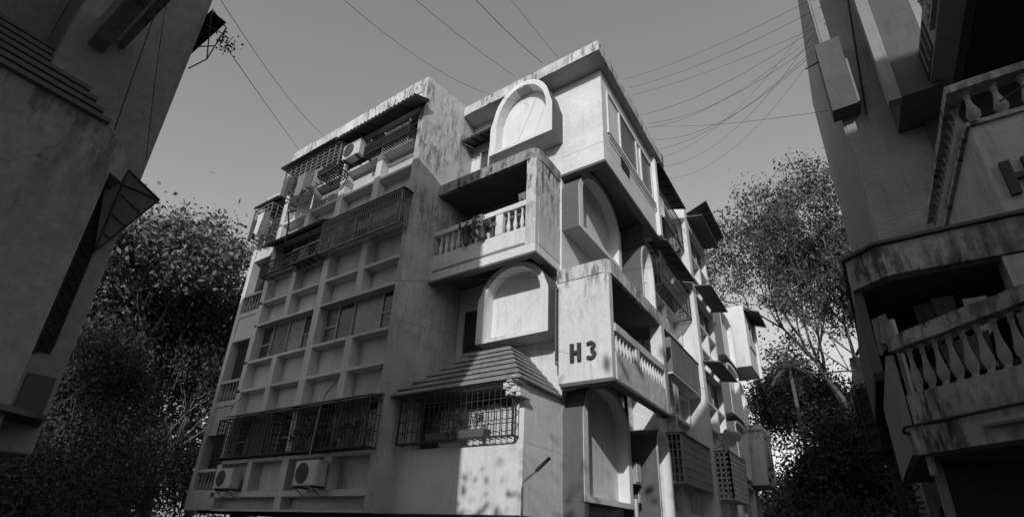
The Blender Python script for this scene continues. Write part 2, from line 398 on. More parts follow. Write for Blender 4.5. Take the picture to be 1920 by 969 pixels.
# --- window cages
MB(TAm).add([(-15.2, 0, 4.56), (-8.95, 0, 4.56), (-8.95, .36, 4.46), (-15.2, .36, 4.46), (-15.2, 0, 4.575), (-8.95, 0, 4.575), (-8.95, .36, 4.475), (-15.2, .36, 4.475)],
            [(0, 1, 2, 3), (4, 5, 6, 7), (0, 1, 5, 4), (1, 2, 6, 5), (2, 3, 7, 6), (3, 0, 4, 7)]).build('canopy_sheet', m_tinl, B)
grille(B, TAm, -15.3, -12.75, 0, .34, 3.30, 4.38, du=.13, dz=.14, r=.008)
grille(B, TAm, -12.7, -10.75, 0, .34, 3.30, 4.38, du=.12, dz=.3, r=.008)
grille(B, TAm, -10.7, -8.98, 0, .34, 3.30, 4.40, du=.13, dz=.42, r=.008)
grille(B, TAm, -12.30, -8.95, 0, .32, 9.12, 10.17, du=.088, dz=.26, r=.010, m=m_irong)
box('canopy_sheet', m_tin, B, -12.4, -8.85, 7.64, 8.0, 10.2, 10.22)
grille(B, TAm, -15.3, -12.4, 0, .30, 9.12, 9.6, du=.09, dz=.15, r=.008)
awning(B, TAm, -15.5, -12.35, 0, .40, 10.55, 10.30, ribs=6)
grille(B, TAm, -15.1, -12.1, 0, .42, 12.25, 13.25, du=.30, dz=.15, r=.011, m=m_irong)
grille(B, TAm, -12.75, -12.0, .05, .60, 11.95, 12.15, du=.12, dz=.1, r=.013, m=m_iron)
MB(TAm).add([(-15.6, 0, 13.62), (-12.2, 0, 13.62), (-12.2, .62, 13.30), (-15.2, .62, 13.30), (-15.6, 0, 13.65), (-12.2, 0, 13.65), (-12.2, .62, 13.33), (-15.2, .62, 13.33)],
            [(0, 1, 2, 3), (4, 5, 6, 7), (0, 1, 5, 4), (1, 2, 6, 5), (2, 3, 7, 6), (3, 0, 4, 7)]).build('awning', m_tin, B)
awning(B, TAm, -12.2, -8.72, 0, .62, 13.55, 13.24, corr=.16, ribs=5, amp=.03)
grille(B, TAm, -11.0, -9.1, .0, .30, 12.25, 12.55, du=.09, dz=.1, r=.008, m=m_iron)
awning(B, TAm, -16.9, -15.5, 0, .35, 12.6, 12.4, ribs=3)
grille(B, TAm, -16.6, -15.5, 0, .4, 10.9, 12.1, du=.25, dz=.16, r=.011, m=m_irong)
# --- arched boxes on the front
TF = TA(10.1)
niche(B, TF, -7.47, -5.33, .645, .34, 11.95, 12.98, 14.33, fr=.22, bot=.10, innertop=14.17)
niche(B, TF, -7.47, -5.38, .68, .34, 5.97, 7.12, 8.02, fr=.24, bot=.10, innertop=7.9)
# recess windows beside them
window(B, TF, -8.3, -7.5, 11.5, 12.95, (0, .45, 1), 0.002, mf=m_framew, mg=m_glassg)
window(B, TF, -8.45, -7.55, 6.02, 7.35, (0, 1), 0.002, mf=m_framew, mg=m_glass)
awning(B, TF, -8.64, -7.3, 0, .62, 13.35, 13.12, m=m_tin, corr=.16, ribs=4)
b = MB(TF)
for i in range(7): b.box(-8.5+i*.17, -8.47+i*.17, .0, .5, 11.3, 11.33)
b.box(-8.5, -7.4, .48, .51, 11.3, 11.45); b.box(-8.5, -7.4, .2, .23, 11.3, 11.33); b.build('plant_shelf', m_iron, B)
# --- third floor balcony on the front
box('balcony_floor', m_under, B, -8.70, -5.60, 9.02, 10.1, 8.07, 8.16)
box('balcony_floor_beam', m_wall, B, -8.85, -5.43, 8.86, 9.02, 7.80, 8.06)
box('balcony_floor_lip', m_dark, B, -8.85, -5.40, 8.83, 9.02, 7.74, 7.80)
box('balcony_side_beam', m_wall, B, -5.60, -5.43, 9.021, 10.1, 7.80, 8.06)
box('balcony_side_lip', m_dark, B, -5.62, -5.40, 9.021, 10.1, 7.74, 7.80)
box('balcony_ledge', m_wall, B, -8.83, -5.62, 8.98, 9.12, 8.06, 8.16)
box('balcony_base', m_wall, B, -8.83, -5.72, 8.90, 9.05, 8.16, 8.62)
rl = box('balustrade_rail', m_wall, B, -8.81, -5.74, 8.88, 9.04, 9.24, 9.40)
xs = [-8.55+.205*k for k in range(15)]
bx_ = [x for x in xs if abs(x+6.55) > .16 and x < -5.72]
balusters(rl, [(x, 8.97, 8.62) for x in bx_], .62, .062, m_balw)
box('balustrade_post', m_wall, B, -6.66, -6.44, 8.89, 9.04, 8.62, 9.24)
MB().box(-5.72, -5.43, 8.86, 9.02, 8.06, 10.62).build('balcony_column', m_mossw, B)
MB().box(-5.60, -5.42, 9.02, 10.1, 8.06, 10.61).build('balcony_side_wall', m_mossw, B)
# balcony roof band, rounded at the right front corner
arc = [(-5.40-.30+.30*math.sin(t), 8.84+.30-.30*math.cos(t)) for t in [PI/2*i/6 for i in range(7)]]
MB().prism([(-8.92, 10.1), (-8.92, 8.84)]+arc+[(-5.40, 10.1)], 10.62, 10.96).build('balcony_roof', m_mossy, B)
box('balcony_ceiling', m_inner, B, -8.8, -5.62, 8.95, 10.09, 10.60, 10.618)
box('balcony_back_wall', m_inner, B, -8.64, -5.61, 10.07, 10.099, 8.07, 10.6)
box('balcony_door', m_void, B, -7.6, -6.5, 10.05, 10.068, 8.1, 9.95)
window(B, TA(10.05), -6.35, -5.65, 8.9, 10.3, (0, .5, 1), 0.0, mg=m_glass, transom=(0, 1))
# --- first floor bay with tiered roof
MB().prism([(-9.0, 8.32), (-8.9, 8.5), (-5.38, 8.5), (-5.38, 10.1), (-9.0, 10.1)], 1.96, 3.30).build('bay_wall', m_wall, B)
for a_, c_ in ((-9.0, -8.62), (-5.66, -5.38)): box('bay_pillar', m_wall, B, a_, c_, 8.5, 10.1, 3.3, 4.5)
box('bay_window_back', m_void, B, -8.62, -5.66, 9.0, 9.05, 3.3, 4.5)
wf = window(B, TA(8.98), -8.6, -5.68, 3.32, 4.48, (0, .3, .5, .8, 1.0), 0, mg=[m_glass, m_glassg], mf=m_frame)
cu = MB(); n = 40; vs = []; fs = []
for i in range(n+1):
    x = -7.9+2.15*i/n; y = 8.88+.03*math.sin(i*1.9)+.015*math.sin(i*3.7); vs += [(x, y, 3.34), (x, y, 4.2-.05*math.sin(i*.4))]
fs = [(2*i, 2*i+1, 2*i+3, 2*i+2) for i in range(n)]
cu.add(vs, fs).build('curtain', m_cloths[2], B, smooth=True)
grille(B, TA(8.5), -8.62, -5.5, 0, .22, 3.40, 4.42, du=.15, dz=.26, r=.0075)
base = [(-9.02, 8.18), (-5.30, 8.18), (-5.30, 10.1), (-9.02, 10.1)]
top = [(-7.15, 9.35), (-6.38, 9.35), (-6.38, 10.1), (-7.15, 10.1)]
NT = 7; zb0, zt0 = 4.50, 5.74; rb = MB()
for i in range(NT):
    t0, t1 = i/NT, (i+1)/NT
    L0 = [(a[0]+(b_[0]-a[0])*t0, a[1]+(b_[1]-a[1])*t0) for a, b_ in zip(base, top)]
    L1 = [(a[0]+(b_[0]-a[0])*t1, a[1]+(b_[1]-a[1])*t1) for a, b_ in zip(base, top)]
    e = .06
    ex = [(L0[0][0]-e, L0[0][1]-e), (L0[1][0]+e, L0[1][1]-e), L0[2], L0[3]]
    za, zc = zb0+(zt0-zb0)*t0, zb0+(zt0-zb0)*t1
    rb.loft([(p[0], p[1], za) for p in ex], [(p[0], p[1], za+.035) for p in ex])
    rb.loft([(p[0], p[1], za+.035) for p in ex], [(p[0], p[1], zc) for p in L1])
rb.build('tiered_roof', m_roof, B)
ch = MB()                                         # rubble where the eave has broken off
for i in range(26):
    x, z = -5.42+rnd.uniform(-.24, .12), 4.32+rnd.uniform(-.16, .22); q = rnd.uniform(.02, .06); ch.box(x-q, x+q, 8.13+rnd.uniform(0, .1), 8.5, z-q*.7, z+q*.7)
ch.build('broken_eave', m_mossw, B)
# --- second floor corner balcony with the H3 sign
MB().prism([(-5.17, 9.55), (-3.9, 9.55), (-3.9, 9.75), (-5.0, 9.75), (-5.0, 10.099), (-5.379, 10.099)], 4.70, 7.18).build('sign_wall', m_hpan, B, bevel=.008)
box('balcony_front_lip', m_dark, B, -5.12, -3.87, 9.54, 9.78, 4.62, 4.70)
box('balcony_side_lip', m_dark, B, -4.09, -3.87, 9.781, 13.40, 4.62, 4.70)
box('balcony_floor', m_under, B, -5.38, -4.03, 9.76, 13.1, 5.24, 5.33)
box('balcony_base', m_wallA, B, -4.02, -3.88, 9.752, 13.12, 4.70, 5.34)
rl = box('balustrade_rail', m_wallA, B, -4.02, -3.87, 9.752, 13.12, 5.80, 6.0)
balusters(rl, [(-3.95, 9.95+.2*k, 5.34) for k in range(16) if abs(9.95+.2*k-11.13) > .15], .46, .07, m_balw)
box('balustrade_post', m_wall, B, -4.02, -3.88, 11.02, 11.25, 5.34, 5.8)
MB().box(-4.2, -3.87, 13.12, 13.40, 4.62, 7.18).build('balcony_end_pier', m_wall, B)
arc = [(-3.87-.2+.2*math.sin(t), 9.53+.2-.2*math.cos(t)) for t in [PI/2*i/5 for i in range(6)]]
MB().prism([(-5.20, 9.53)]+arc+[(-3.87, 14.1), (-5.38, 14.1), (-5.38, 10.12), (-5.20, 10.1)], 7.18, 7.52).build('balcony_roof', m_mossw if False else m_parapet, B)
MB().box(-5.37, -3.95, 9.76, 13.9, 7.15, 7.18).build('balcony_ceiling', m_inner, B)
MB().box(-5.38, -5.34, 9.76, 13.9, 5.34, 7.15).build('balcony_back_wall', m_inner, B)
box('balcony_door', m_void, B, -5.34, -5.33, 10.6, 11.6, 5.35, 6.9)
# letters
def letters(parent, T, u, z, h, txt, wd=.055, m=None):
    st = h*.20
    b3 = 0
    for chx in txt:
        b = MB(T)
        if chx == 'H':
            W = h*.62; b.box(u, u+st, 0, wd, z, z+h); b.box(u+W-st, u+W, 0, wd, z, z+h); b.box(u+st, u+W-st, 0, wd*.96, z+h*.42, z+h*.42+st*.85)
        else:
            W = h*.62; n = 12
            for (cz, rr) in ((z+h*.735, h*.255), (z+h*.275, h*.275)):
                a0, a1 = (-PI*.5, PI*.85) if cz > z+h*.5 else (-PI*.85, PI*.5)
                for k in range(n):
                    t0, t1 = a0+(a1-a0)*k/n, a0+(a1-a0)*(k+1)/n; cx = u+W*.45
                    q = [(cx+math.cos(t)*r_*1.08, cz+math.sin(t)*r_) for t, r_ in ((t0, rr), (t1, rr), (t1, rr-st*.8), (t0, rr-st*.8))]
                    b.add([(p[0], 0, p[1]) for p in q]+[(p[0], wd, p[1]) for p in q], [(0, 1, 2, 3), (4, 5, 6, 7), (0, 1, 5, 4), (1, 2, 6, 5), (2, 3, 7, 6), (3, 0, 4, 7)])
        b.build('letter', m or m_letter, parent, label='dark letter "%s"' % chx); u += W+h*.28
letters(B, TA(9.548), -4.86, 5.15, .42, 'H3')
# --- arched boxes on the side wall
TS = TB(-5.38)
niche(B, TS, 10.12, 13.02, .52, .30, 9.05, 10.35, 11.36, fr=.24, bot=.12, ring=16)
niche(B, TS, 10.12, 12.92, .52, .30, 2.32, 4.2, 5.18, fr=.24, bot=.12, ring=16)
box('arch_leg', m_dark, B, -5.38, -4.872, 10.121, 10.34, 0.0, 2.32)
niche(B, TS, 13.55, 14.75, 1.0, .35, 2.0, 3.85, 4.5, fr=.12, bot=.1, ring=14)
niche(B, TS, 13.55, 14.75, .95, .35, 7.6, 9.6, 10.4, fr=.12, bot=.1, ring=14)
box('vent_slot', m_void, B, -5.379, -5.30, 13.05, 13.6, 10.2, 10.45)
# --- top room windows on the side
window(B, TB(-4.1), 10.45, 14.2, 12.1, 13.62, (0, .245, .62, .72, 1.0), -.02, mf=m_framew, mg=[m_glassg, m_glassg, m_glass, m_glassg], fr=.08)
MB().box(-4.1, -4.03, 10.4, 14.35, 12.0, 12.08).box(-4.06, -4.03, 10.4, 14.38, 11.84, 11.88).build('window_sill', m_wall, B)
MB().box(-4.1, -4.085, 11.35, 12.0, 11.5, 11.85).build('ac_opening', m_void, B)
# --- side facade, first gridded bay
def side_grid(X, y0, y1, cols, win_rows, mwall, back=.25, skip=()):
    gg = MB(TB(X))
    for z0, z1 in zr:
        gg.prism([(0, z0), (0, z1-.03), (-back, z1+.03), (-back, z0)], y0, y1, 'x') if False else gg.add(
            [(y0, 0, z0), (y0, 0, z1-.03), (y0, -back, z1+.03), (y0, -back, z0), (y1, 0, z0), (y1, 0, z1-.03), (y1, -back, z1+.03), (y1, -back, z0)],
            [(0, 1, 2, 3), (4, 5, 6, 7), (0, 1, 5, 4), (1, 2, 6, 5), (2, 3, 7, 6), (3, 0, 4, 7)])
    ys = [y0+(y1-y0)*i/cols for i in range(cols+1)]
    for i, y in enumerate(ys):
        for j in range(len(zr)-1):
            if j in win_rows and 0 < i < cols: continue
            a, c = (y, y+.2) if i == 0 else ((y-.2, y) if i == cols else (y-.1, y+.1))
            gg.box(a, c, -back, -.004, zr[j][1]-.03, zr[j+1][0])
    gg.build('facade_grid', mwall, B)
    for j in win_rows:
        window(B, TB(X-back), y0+.2, y1-.2, zr[j][1]+.02, zr[j+1][0], (0, .33, .67, 1), .01, mg=[m_glass, m_glassg, m_glass])
box('wall', m_wall, B, -5.38, -4.85, 14.62, 18.3, 1.97, 14.2)
side_grid(-4.6, 14.62, 18.3, 2, (2, 5, 8, 11), m_wall)
box('side_pier', m_arch, B, -5.0, -4.05, 18.3, 18.56, 1.95, ZR)
box('wall', m_wall, B, -5.38, -4.3, 18.56, 21.5, 1.97, 14.2)
side_grid(-4.05, 18.56, 21.5, 2, (2, 5, 8, 11), m_wall)
T1 = TB(-4.6); T2 = TB(-4.05)
awning(B, T1, 14.65, 17.9, 0, .72, 14.25, 14.02, m=m_tinl, corr=.14, ribs=6, amp=.025)
awning(B, T1, 14.65, 18.25, 0, .72, 11.05, 10.80, m=m_tinl, corr=.14, ribs=6, amp=.025)
grille(B, T1, 14.8, 18.2, 0, .4, 12.3, 13.6, du=.12, dz=.4, r=.008)
grille(B, T1, 14.8, 18.2, 0, .4, 9.3, 10.5, du=.12, dz=.4, r=.008)
MB(T1).box(14.9, 18.1, .45, .47, 6.35, 7.5).box(14.9, 14.93, 0, .45, 6.35, 7.5).build('sheet_enclosure', m_tinl, B)
MB(T1).box(14.85, 18.15, 0, .5, 7.5, 7.53).build('enclosure_roof', m_iron, B)
MB(T1).box(14.9, 18.1, 0, .46, 6.3, 6.35).build('enclosure_floor', m_wall, B)
gr = grille(B, T1, 14.9, 18.15, 0, .5, 3.15, 4.5, du=.12, dz=.22, r=.012, m=m_frame)
MB(T1).box(14.9, 18.2, 0, .55, 4.52, 4.55).build('canopy_sheet', m_iron, B)
awning(B, T2, 18.6, 21.9, 0, .85, 14.25, 14.6, m=m_tinl, corr=.16, ribs=6)
for zc in (14.05, 10.85, 7.75):
    MB(T2).add([(18.58, 0, zc), (21.5, 0, zc), (21.5, .62, zc-.12), (18.58, .62, zc-.12), (18.58, 0, zc+.05), (21.5, 0, zc+.05), (21.5, .62, zc-.07), (18.58, .62, zc-.07)],
               [(0, 1, 2, 3), (4, 5, 6, 7), (0, 1, 5, 4), (1, 2, 6, 5), (2, 3, 7, 6), (3, 0, 4, 7)]).build('sunshade', m_dark, B)
grille(B, T2, 18.7, 21.4, 0, .45, 3.0, 4.5, du=.16, dz=.16, r=.024, m=m_framew)
MB(T2).box(18.65, 21.45, 0, .5, 4.52, 4.55).build('canopy_sheet', m_iron, B)
# --- far end of the block
for k in range(4):
    z0 = 1.55+3.03*k
    niche(B, TB(-5.2), 26.6, 29.6, .55, .25, z0, z0+2.5, z0+2.8, fr=.2, bot=.1, ring=8)
MB().box(-5.38, -3.95, 30.0, 32.9, 10.9, ZR).build('end_room_wall', m_wall, B)
window(B, TA(30.0), -5.2, -4.85, 13.0, 13.65, (0, 1), .002, mf=m_framew, mg=m_void)
window(B, TB(-3.95), 30.5, 32.4, 12.2, 13.6, (0, .5, 1), .002, mf=m_frame, mg=m_glass)
awning(B, TB(-3.95), 30.1, 32.9, 0, .8, 14.4, 14.1, m=m_tin, ribs=3)
box('end_fin', m_wall, B, -4.1, -3.8, 32.7, 33.0, 10.85, 14.4)
niche(B, TS, 30.1, 32.5, .5, .28, 7.8, 9.6, 10.4, fr=.2, bot=.1, ring=10)
MB().box(-5.38, -4.0, 30.0, 33.0, 4.5, 7.3).build('end_balcony_wall', m_hpan, B)
MB().prism([(-5.38, 29.9), (-3.95, 29.9), (-3.95, 33.1), (-5.38, 33.1)], 7.3, 7.6).build('end_balcony_roof', m_parapet, B)
window(B, TB(-4.0), 30.5, 32.4, 5.4, 7.1, (0, .5, 1), .002, mf=m_frame, mg=m_glass)
niche(B, TS, 30.1, 32.5, .5, .28, 2.1, 3.8, 4.4, fr=.2, bot=.1, ring=10)
# --- stilts and undercroft
box('undercroft_slab', m_void, B, -16.7, -5.40, 8.36, 33, 1.90, 1.96)
st = MB()
for x in (-16.4, -12.8, -9.4, -5.8):
    for y in (9.2, 16, 24, 32): st.box(x, x+.35, y, y+.35, 0, 1.9)
st.build('stilts', m_rbd, B)
box('undercroft_wall', m_void, B, -16.5, -5.6, 14, 14.2, 0, 1.9)

# ------------------------------------------------------------ things on the block
ac_unit(TAm, 0, -12.1, -11.3, .05, .32, 12.5, 13.1, 'white air conditioner unit on brackets right under the corrugated roof edge', 'left')
ac_unit(TAm, 0, -13.8, -13.08, .04, .26, 9.2, 9.72, 'grey air conditioner unit behind the upper railing, left of the two there', 'left')
ac_unit(TAm, 0, -13.0, -12.3, .04, .26, 9.2, 9.72, 'grey air conditioner unit behind the upper railing, right of the two there', 'left')
ac_unit(TAm, 0, -14.85, -14.05, .05, .32, 2.5, 3.02, 'pale air conditioner unit low on the wall beside the small end balcony', 'left')
ac_unit(TAm, 0, -11.3, -10.45, .05, .34, 2.5, 3.08, 'pale air conditioner unit low below the middle of the long window cage', 'left')
def cloth(T, u0, u1, w_, z1, L, m, label, seed=0, thick=.01):
    r = random.Random(seed); nu, nz = 14, 9; b = MB(T); vs = []; ph = r.uniform(0, 6)
    for side in (0, thick):
        for j in range(nz+1):
            for i in range(nu+1):
                t = j/nz; s_ = i/nu; k = 1-.12*t*math.sin(PI*s_)
                u = (u0+u1)/2+(s_-.5)*(u1-u0)*(1-.25*t*r.uniform(.8, 1.0)); y = w_+side+.05*t*math.sin(s_*9+ph)+.03*math.sin(s_*19+ph*2)*t
                vs.append((u, y, z1-L*t*k*(1+.1*math.sin(s_*5+ph))))
    N = (nu+1)*(nz+1)
    for j in range(nz):
        for i in range(nu):
            a = j*(nu+1)+i; fq = (a, a+1, a+nu+2, a+nu+1); b.f.append(fq); b.f.append(tuple(N+x for x in fq[::-1]))
    b.v = [T(*p) for p in vs]
    o = b.build('laundry', m, None, at=T((u0+u1)/2, w_, z1-L)); kids_set(o, label, 'laundry', 'washing hung outside windows'); 
    o.data.polygons.foreach_set('use_smooth', [True]*len(o.data.polygons)); return o
cl = [(-14.95, -14.5, .52, 12.75, .8, 3, 'dark cloth hung at the left end of the top floor cage'), (-14.5, -14.1, .58, 12.6, .8, 0, 'black garment hung second from left under the top floor cage'),
      (-14.1, -13.6, .5, 12.55, 1.2, 1, 'long grey sheet hung under the top floor cage'), (-13.55, -13.1, .56, 12.4, .8, 3, 'dark shirt hung near the middle of the top floor cage'),
      (-13.1, -12.7, .52, 12.4, .75, 1, 'grey towel hung beside the black metal tray of the top floor cage'),
      (-16.5, -16.1, .45, 11.6, .8, 0, 'black cloth hung at the building edge below the small awning'), (-16.1, -15.7, .5, 11.7, .9, 2, 'pale cloth hung among dark ones below the small awning'),
      (-15.75, -15.4, .45, 11.7, 1.0, 3, 'dark trousers hung right of the pale cloth below the small awning')]
for i, c in enumerate(cl): cloth(TAm, c[0], c[1], c[2], c[3], c[4], m_cloths[c[5]], c[6], i)
cloth(T1, 14.9, 15.5, .5, 12.9, .9, m_cloths[2], 'white cloth hung at the upper window behind the bright pillar', 31)
cloth(T1, 16.9, 17.6, .5, 12.9, .8, m_cloths[1], 'grey cloth hung at the upper window near the white pier', 32)
cloth(T1, 15.2, 15.8, .3, 6.2, .9, m_cloths[2], 'white bundle hung in the side window below the sheet metal enclosure', 33)

def plant(base, h, spread, label, pot=True, n=70, potr=.09, leaf=.06, seed=0, cat='potted plant', group='potted plants on the block'):
    r = random.Random(seed); t = thing('potted_plant', base, label, cat, group); x, y, z = base; ph = potr*1.6
    MB().lathe([(potr*.72, 0), (potr, ph), (potr*1.1, ph), (potr*1.1, ph+.03), (potr*.9, ph+.03)], base, 10).build('pot', m_pot, t)
    s_ = MB(); v = []; f = []
    tips = []
    for k in range(6):
        a = r.uniform(0, 2*PI); q = r.uniform(.3, 1)*spread; p1 = (x+math.cos(a)*q, y+math.sin(a)*q*.6, z+ph+h*r.uniform(.5, 1)); tips.append(p1)
        s_.tube([(x, y, z+ph), ((x+p1[0])/2, (y+p1[1])/2, z+ph+(p1[2]-z-ph)*.65), p1], .006, 4)
    s_.build('stem', m_bark, t)
    lb = MB()
    for k in range(n):
        p = Vector(r.choice(tips))+Vector((r.gauss(0, spread*.3), r.gauss(0, spread*.25), r.gauss(0, h*.2)))
        a = Vector((r.gauss(0, 1), r.gauss(0, 1), r.gauss(0, 1))).normalized(); b_ = a.orthogonal().normalized()*leaf*.45; a = a*leaf
        lb.add([tuple(p-a), tuple(p+b_), tuple(p+a), tuple(p-b_)], [(0, 1, 2, 3)])
    lb.build('leaves', m_leafP, t); return t
for i, (x, z, h, s_, lab) in enumerate([(-11.6, 3.32, .4, .22, 'leafy plant in a pot at the middle of the long low window cage'), (-10.95, 3.32, .5, .25, 'tall leafy plant second from the right end of the long window cage'),
      (-10.2, 3.32, .55, .28, 'spreading potted plant in the long window cage under the bent antenna'), (-9.6, 3.32, .5, .25, 'potted plant nearest the pier in the long window cage')]):
    plant((x, 7.80, z), h, s_, lab, seed=i+1)
for i, (x, h, lab) in enumerate([(-7.5, .35, 'small potted plant leftmost behind the bay window bars'), (-7.0, .42, 'bushy potted plant in the middle behind the bay window bars'), (-6.45, .38, 'potted plant rightmost behind the bay window bars')]):
    plant((x, 8.35, 3.42), h, .2, lab, seed=i+11, leaf=.045)
for i, (x0, x1, lab) in enumerate([(-7.75, -7.2, 'long dark planter box left in the bay window cage'), (-6.9, -6.15, 'long dark planter box right in the bay window cage')]):
    MB().loft([(x0+.04, 8.25, 3.42), (x1-.04, 8.25, 3.42), (x1-.04, 8.45, 3.42), (x0+.04, 8.45, 3.42)], [(x0, 8.23, 3.58), (x1, 8.23, 3.58), (x1, 8.47, 3.58), (x0, 8.47, 3.58)]).build('planter_box', m_pot, None, lab, 'planter', at=((x0+x1)/2, 8.35, 3.42))
plant((-7.55, 8.82, 8.6), .4, .28, 'star leaved plant leaning over the left of the third floor balustrade', seed=21, leaf=.09, n=50)
plant((-7.0, 8.80, 8.6), .4, .3, 'bushy plant leaning over the middle of the third floor balustrade', seed=22, leaf=.08, n=80)
cloth(TA(8.86), -7.4, -7.05, .02, 9.4, .7, m_cloths[1], 'spotted grey cloth hung over the middle of the third floor balustrade', 41)
cloth(TA(8.86), -6.05, -5.75, -.14, 9.75, .25, m_cloths[1], 'grey cloth bundle on the right end of the third floor balustrade', 42)

# rooftop tank
t = thing('water_tank', (-4.5, 15.5, 14.55), 'small rooftop water tank peeking over the far end of the corner roof', 'water tank')
MB().lathe([(.34, 0), (.36, .1), (.33, .13), (.36, .2), (.36, .5), (.3, .6), (.12, .68)], (-4.35, 15.6, 14.55), 16).build('tank', m_tin, t, smooth=True)
MB().lathe([(.13, .68), (.13, .74), (.02, .75)], (-4.35, 15.6, 14.55), 12).build('lid', m_irong, t)

# satellite dishes on the second side bay
def dish(c, R_, lab, d):
    t = thing('satellite_dish', c, lab, 'satellite dish', 'satellite dishes on the side wall'); d = Vector(d).normalized(); a = d.orthogonal().normalized(); b_ = d.cross(a); c = Vector(c)
    v = []; f = []; n = 18
    for i, rr in enumerate((.02, .4, .75, 1)):
        for k in range(n):
            v.append(tuple(c+a*math.cos(2*PI*k/n)*R_*rr+b_*math.sin(2*PI*k/n)*R_*rr+d*(R_*.28*rr*rr)))
    for i in range(3):
        for k in range(n): f.append((i*n+k, i*n+(k+1) % n, (i+1)*n+(k+1) % n, (i+1)*n+k))
    MB().add(v, f).build('dish', m_tinl, t, smooth=True)
    MB().tube([tuple(c-b_*R_*.6), tuple(c+d*R_*.9)], .012, 5).tube([tuple(c), (-4.05, c.y, c.z-.2)], .02, 5).build('arm', m_irong, t)
dish((-3.75, 19.3, 4.95), .33, 'dark satellite dish on the side wall just above the lattice cage', (.5, -.6, .5))
dish((-3.75, 20.4, 5.3), .33, 'second dark satellite dish further along the side wall', (.5, -.6, .5))

# meter board and downpipes between the ground floor arches
t = thing('meter_board', (-4.95, 13.2, 2.6), 'white meter box with dark frame between the two ground arches', 'meter box')
MB().box(-5.0, -4.82, 13.05, 13.45, 2.95, 3.5).build('cabinet', m_frame, t); MB().box(-4.82, -4.80, 13.1, 13.4, 3.0, 3.45).build('door', m_ac, t)
MB().box(-4.80, -4.78, 13.1, 13.25, 2.5, 2.7).build('fuse_box', m_ac, t)
MB().tube([(-5.0, 13.1, 0), (-5.0, 13.1, 7.1)], .05, 8).build('drain_pipe', m_iron, None, 'dark drain pipe beside the first ground floor arch', 'pipe', at=(-5.0, 13.1, 0))
MB().tube([(-4.95, 13.3, 0), (-4.95, 13.3, 2.6)], .05, 8).build('drain_pipe', m_ac, None, 'short white pipe rising to the meter box', 'pipe', at=(-4.95, 13.3, 0))

# bent aerials and hoses on the long cage
MB().tube([(-10.75, 7.6, 3.2), (-10.65, 7.58, 4.3), (-10.4, 7.5, 4.6), (-10.0, 7.4, 4.8), (-9.75, 7.3, 4.95), (-9.72, 7.3, 4.9), (-10.0, 7.35, 4.68)], .016, 6).build('aerial_pipe', m_frame, None, 'bent pale pipe rising from the long window cage', 'pipe', at=(-10.9, 7.42, 3.3))
MB().tube([(-14.6, 7.5, 4.6), (-14.0, 7.3, 4.75), (-13.7, 7.3, 4.8)], .015, 6).build('aerial_pipe', m_frame, None, 'short bent bar on the roof of the long window cage', 'pipe', at=(-14.6, 7.5, 4.6))
MB().tube([(-13.9, 7.5, 9.9), (-13.88, 7.45, 10.6), (-13.8, 7.3, 10.9), (-13.3, 7.25, 10.75)], .03, 6).build('drain_hose', m_iron, None, 'black bent hose over the railing of the upper cage', 'hose', at=(-13.9, 7.5, 9.9))
# street lamp
t = thing('street_lamp', (-4.55, 7.2, 0), 'thin dark street lamp in front of the ground floor corner', 'street lamp')
MB().tube([(-4.55, 7.2, 0), (-4.55, 7.2, 2.32), (-4.52, 7.2, 2.42), (-4.22, 7.2, 2.62)], .018, 8).build('pole', m_irong, t)
MB().tube([(-4.30, 7.2, 2.57), (-4.26, 7.2, 2.60), (-4.08, 7.2, 2.74), (-4.05, 7.2, 2.76)], .03, 8).build('lamp_head', m_iron, t)

# ============================================================ LEFT NEIGHBOUR
LB = thing('apartment_building', (-6, 0, 0), 'dark shaded neighbouring block close on the left with stained bay and tiered roof', 'apartment building')
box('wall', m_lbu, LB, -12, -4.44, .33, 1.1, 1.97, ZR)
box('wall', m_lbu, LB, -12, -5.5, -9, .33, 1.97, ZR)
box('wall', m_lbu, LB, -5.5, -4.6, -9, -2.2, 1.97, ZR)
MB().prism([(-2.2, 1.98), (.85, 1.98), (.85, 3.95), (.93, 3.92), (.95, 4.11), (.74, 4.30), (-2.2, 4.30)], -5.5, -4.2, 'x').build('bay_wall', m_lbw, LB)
rb = MB()
for i in range(7):
    t0, t1 = i/7, (i+1)/7
    def ring(t, e=0):
        x1 = -4.185+e-.50*t; y1 = .70+e-.34*t
        return [(-5.5, -2.2), (x1, -2.2), (x1, y1), (-5.5, y1)]
    za, zc = 4.30+.72*t0, 4.30+.72*t1
    rb.loft([(p[0], p[1], za) for p in ring(t0, .03)], [(p[0], p[1], za+.035) for p in ring(t0, .03)])
    rb.loft([(p[0], p[1], za+.035) for p in ring(t0, -.03)], [(p[0], p[1], zc) for p in ring(t1)])
rb.build('tiered_roof', m_lroof, LB)
MB().box(-4.44, -2.4, .455, .565, 5.03, 5.33).box(-4.44, -2.4, .625, .665, 5.18, 5.4).build('overhead_beam', m_lbw, LB)
MB().box(-9, -2.40, -12, -4, 0, 14.65).build('sun_blocking_wing', m_lbw, LB)  # unseen wing added to keep sun off the left block's wall
# lattice strip of the side cage
lt = MB(); 
def bar(a, b_, r=.006): lt.tube([a, b_], r, 4)
zz = 2.62; y0, y1 = .90, .985; X = -4.42
while zz < 4.0:
    for (x, ya, yb) in ((X, y0, y1),):
        bar((x, ya, zz), (x, yb, zz+.09)); bar((x, yb, zz), (x, ya, zz+.09)); bar((x, ya, zz), (x, yb, zz), .004)
    zz += .09
bar((X, y0, 2.6), (X, y0, 4.05), .008); bar((X, y1, 2.66), (X, y1, 4.05), .008); bar((X, y0, 2.6), (X, y1, 2.68), .008)
lt.build('lattice_bracket', m_iron, LB)
MB().box(-4.4395, -4.435, .88, .99, 2.62, 4.02).build('lattice_backing', m_void, LB)
